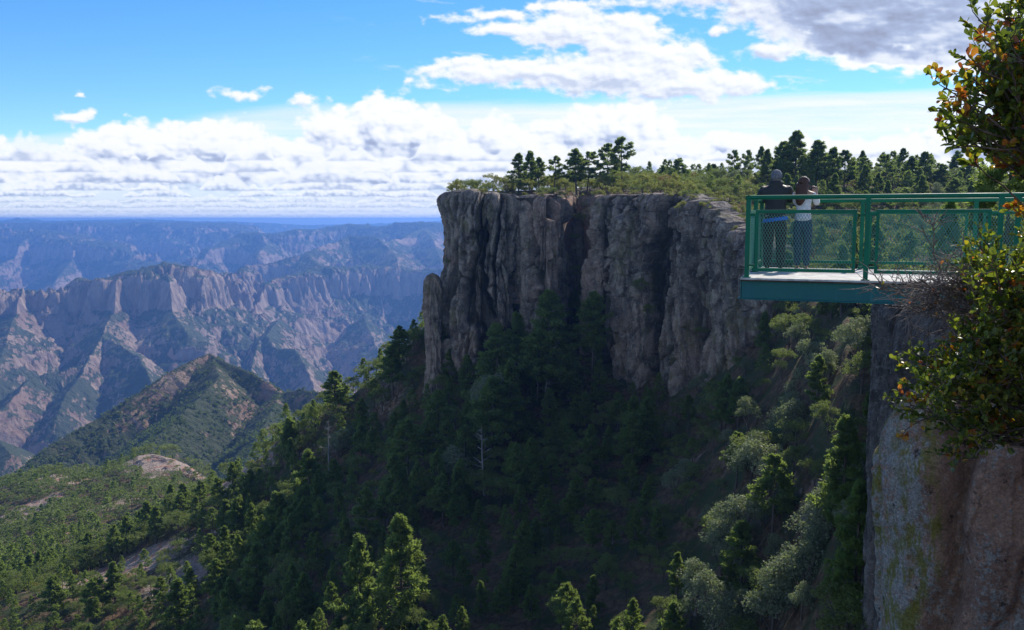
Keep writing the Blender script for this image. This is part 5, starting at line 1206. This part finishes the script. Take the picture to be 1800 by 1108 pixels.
# one leaf: obovate, folded along the midrib, curled
_lu = np.array([0, .12, .38, .66, .88, 1.0]); _lw = np.array([.05, .16, .36, .50, .36, .0])
def leaf_verts(base, d, n, L, r):
    """base (k,3), direction (k,3), face normal (k,3), length (k,)"""
    d = d / np.linalg.norm(d, axis=1)[:, None]; s_ = np.cross(d, n); s_ /= np.linalg.norm(s_, axis=1)[:, None] + 1e-9; n = np.cross(s_, d)
    k = len(base); fold = r.uniform(.10, .40, k); bend = r.uniform(-.15, .30, k); wid = r.uniform(.80, 1.05, k)
    out = []
    for u, w in zip(_lu, _lw):
        mid = base + d * (L * u)[:, None] - n * (L * bend * u * u)[:, None]
        off = s_ * (L * w * wid * .62)[:, None]; up = n * (L * w * fold)[:, None]
        out += [mid - off + up, mid, mid + off + up]
    return np.stack(out, 1)                      # (k, 18, 3)
_lf = np.array([(3 * i + a, 3 * i + a + 1, 3 * i + a + 4, 3 * i + a + 3) for i in range(5) for a in (0, 1)])
def grow(root, tips, seed, twig_r=.006, leafy=True, trunk_r=.022, leaf_len=.042, per=9, spread=.12, sub=6, reds=.2, mat_t=None, label='', cat='shrub', name='leafy_shrub'):
    r = np.random.RandomState(seed); T_ = Tubes(); LB = []; LD = []; LT = []
    root = np.array(root, float)
    for (hub, targets) in tips:
        hub = np.array(hub, float); k = np.linspace(0, 1, 9)[:, None]
        w = np.cumsum(r.normal(size=(9, 3)) * .03, 0); w[0] = 0; main = root * (1 - k) + hub * k + w * np.sin(k * math.pi) + np.array([0, 0, 1]) * .05 * np.sin(k * math.pi)
        T_.add(main, np.linspace(trunk_r, trunk_r * .45, 9), 8)
        for tg in targets:
            tg = np.array(tg[:3], float); n0 = main[r.randint(6, 9)]
            k = np.linspace(0, 1, 8)[:, None]; w = np.cumsum(r.normal(size=(8, 3)) * .020, 0); w[0] = 0
            br = n0 * (1 - k) + tg * k + w + np.array([0, 0, -1]) * .05 * np.sin(k * math.pi) * r.uniform(-1, 1); T_.add(br, np.linspace(trunk_r * .4, twig_r * .45, 8), 6)
            for j in range(sub):
                q = r.uniform(.42, 1.0); i0 = min(6, int(q * 7)); o = br[i0] * (1 - (q * 7 - i0)) + br[i0 + 1] * (q * 7 - i0)
                dd = (br[7] - br[3]); dd /= np.linalg.norm(dd) + 1e-9; dd = dd * .8 + unit(r, 1)[0] * .9 + np.array([0, 0, .25]); dd /= np.linalg.norm(dd); L = spread * r.uniform(.5, 1.3)
                e = o + dd * L; mid = o + dd * L * .5 + r.normal(size=3) * .012; T_.add([o, mid, e], [twig_r * .5, twig_r * .38, twig_r * .2], 5)
                if not leafy and r.rand() < .95:
                    for jj in range(3):
                        d3 = dd + r.normal(size=3) * .8; p_ = o + dd * L * r.uniform(.3, .9); T_.add([p_, p_ + d3 * L * .28 + r.normal(size=3) * .006, p_ + d3 * L * .5], [twig_r * .36, twig_r * .26, twig_r * .12], 4)
                nl = per if leafy else (1 if r.rand() < .12 else 0)
                tone0 = r.rand()
                for a in range(nl):
                    t = .25 + .75 * a / max(nl - 1, 1); p_ = o + dd * L * t; ld = dd * .7 + unit(r, 1)[0] * .9 + np.array([0, 0, .35]); LB.append(p_); LD.append(ld)
                    LT.append(r.uniform(.66, .97) if (tone0 < reds or not leafy) else min(.78, abs(r.normal(.36, .17)) + .10 * (r.rand() < .2)))
    e = bpy.data.objects.new(name, None); COL.objects.link(e); group_of(e, label, cat)
    V, Fq = T_.arrays(); o = bpy.data.objects.new('branches', mesh_from('branches', V, Fq, mat_t or m_twig, True)); COL.objects.link(o); o.parent = e
    if LB:
        LB = np.array(LB); LD = np.array(LD); n = unit(r, len(LB)) + np.array([0, 0, .9]); L = leaf_len * r.uniform(.65, 1.25, len(LB))
        V = leaf_verts(LB, LD, n, L, r); kk = len(V); Fq = (_lf[None] + (np.arange(kk) * 18)[:, None, None]).reshape(-1, 4); me = mesh_from('leaves', V.reshape(-1, 3), Fq, m_leaf, True)
        a_ = me.attributes.new('tone', 'FLOAT', 'POINT'); a_.data.foreach_set('value', np.repeat(np.array(LT), 18).astype(np.float32))
        o = bpy.data.objects.new('leaves', me); COL.objects.link(o); o.parent = e
    print(label, len(LB)); return e
def region(poly, n, Y0, Y1, seed):
    """points inside a surveyed outline, spread over a real depth"""
    r = np.random.RandomState(seed); P = np.array(poly, float); out = []
    while len(out) < n:
        x = r.uniform(P[:, 0].min(), P[:, 0].max()); y = r.uniform(P[:, 1].min(), P[:, 1].max()); c = False; j = len(P) - 1
        for i in range(len(P)):
            if (P[i, 1] > y) != (P[j, 1] > y) and x < (P[j, 0] - P[i, 0]) * (y - P[i, 1]) / (P[j, 1] - P[i, 1]) + P[i, 0]: c = not c
            j = i
        if c: out.append(tuple(at(x, y, r.uniform(Y0, Y1))))
    return out
up_poly = [(1725, 50), (1745, 75), (1765, 55), (1800, 35), (1960, 20), (1990, 300), (1880, 310), (1790, 290), (1765, 275), (1735, 262), (1690, 262), (1668, 235), (1678, 205), (1660, 185), (1672, 158), (1705, 150), (1712, 110)]
up = region(up_poly, 150, 4.1, 5.0, 5) + [tuple(at(*q)) for q in ((1722, 48, 4.5), (1650, 240, 4.5), (1655, 178, 4.6), (1715, 110, 4.4), (1690, 250, 4.5), (1785, 42, 4.5))]
rootp = np.array([3.55, 5.2, -1.75]); hub1 = [at(1935, 560, 4.8), at(1880, 250, 4.6), at(1900, 160, 4.5)]
def assign(pts, hubs, root):
    """hang every branch end on its nearest main limb"""
    H = [np.array(h) for h in hubs]; g = [[] for _ in H]
    for p in pts: g[int(np.argmin([np.linalg.norm(np.array(p) - h) for h in H]))].append(p)
    return [(h, q) for h, q in zip(H, g)]
grow(rootp, assign(up, [at(1890, 180, 4.55), at(1900, 110, 4.5), at(1885, 240, 4.6), at(1850, 215, 4.5)], rootp), 3, label='leafy evergreen bush with green and rust-red leaves against the sky at the upper right', per=10, sub=7, leaf_len=.045, spread=.13, reds=.24)
low_poly = [(1690, 470), (1720, 440), (1760, 400), (1800, 380), (1960, 370), (1980, 800), (1870, 790), (1790, 770), (1760, 745), (1700, 775), (1668, 790), (1640, 765), (1605, 745), (1620, 715), (1600, 690), (1615, 640), (1655, 615), (1665, 575), (1695, 545), (1690, 510)]
lowp = region(low_poly, 330, 4.9, 6.1, 8) + [tuple(at(*q)) for q in ((1598, 748, 5.4), (1612, 742, 5.3), (1606, 690, 5.4), (1603, 640, 5.5), (1625, 690, 5.3), (1672, 800, 5.3), (1655, 782, 5.4), (1700, 795, 5.3))]
root2 = np.array([4.35, 6.2, -1.75])
grow(root2, assign(lowp, [at(1850, 620, 5.6), at(1760, 700, 5.5), at(1720, 640, 5.5), at(1780, 540, 5.5), at(1850, 480, 5.4), at(1750, 770, 5.4)], root2), 4, label='leafy evergreen bush with yellow-green leaves overhanging the lichen rock at the right', per=10, sub=7, leaf_len=.041, spread=.14, reds=.10)
# bare twiggy bush in front of the platform beam
tw_poly = [(1570, 525), (1600, 510), (1640, 480), (1655, 420), (1665, 415), (1675, 470), (1700, 460), (1740, 480), (1760, 560), (1700, 575), (1640, 572), (1590, 560)]
twp = region(tw_poly, 42, 5.6, 6.4, 12) + [tuple(at(*q)) for q in ((1532, 520, 6.0), (1550, 510, 6.1), (1640, 412, 6.0), (1585, 555, 6.0), (1575, 503, 6.0), (1695, 470, 6.0))]
root3 = np.array([4.15, 6.6, -1.75])
grow(root3, assign(twp, [at(1740, 560, 6.2), at(1670, 545, 6.1), at(1700, 520, 6.0), at(1655, 500, 6.0)], root3), 6, leafy=False, label='bare grey twiggy bush in front of the teal platform beam', twig_r=.0075, trunk_r=.018, sub=7, spread=.15, leaf_len=.04, mat_t=m_greytwig, name='bare_shrub')
# ------------------------------------------------------------------ air between here and the far canyon
hz = bpy.data.meshes.new('haze'); bmh = bmesh.new(); bmesh.ops.create_cube(bmh, size=1.0); bmh.to_mesh(hz); bmh.free()
haze = bpy.data.objects.new('haze', hz); COL.objects.link(haze)
haze.scale = (80000, 34500, 2900); haze.location = (0, 34500 / 2 - 1500, 45 - 2900 / 2)
hm = bpy.data.materials.new('haze'); hm.use_nodes = True; T = NT(hm.node_tree)
for n in list(T.n): T.n.remove(n)
o_ = T.node('ShaderNodeOutputMaterial'); pv = T.node('ShaderNodeVolumePrincipled')
pv.inputs['Color'].default_value = (0.19, 0.42, 1.0, 1); pv.inputs['Density'].default_value = 8.2e-5 ; pv.inputs['Anisotropy'].default_value = 0.35
T.l.new(pv.outputs[0], o_.inputs['Volume']); hz.materials.append(hm); haze['kind'] = 'stuff'
haze['label'] = 'pale blue haze filling the canyon air'
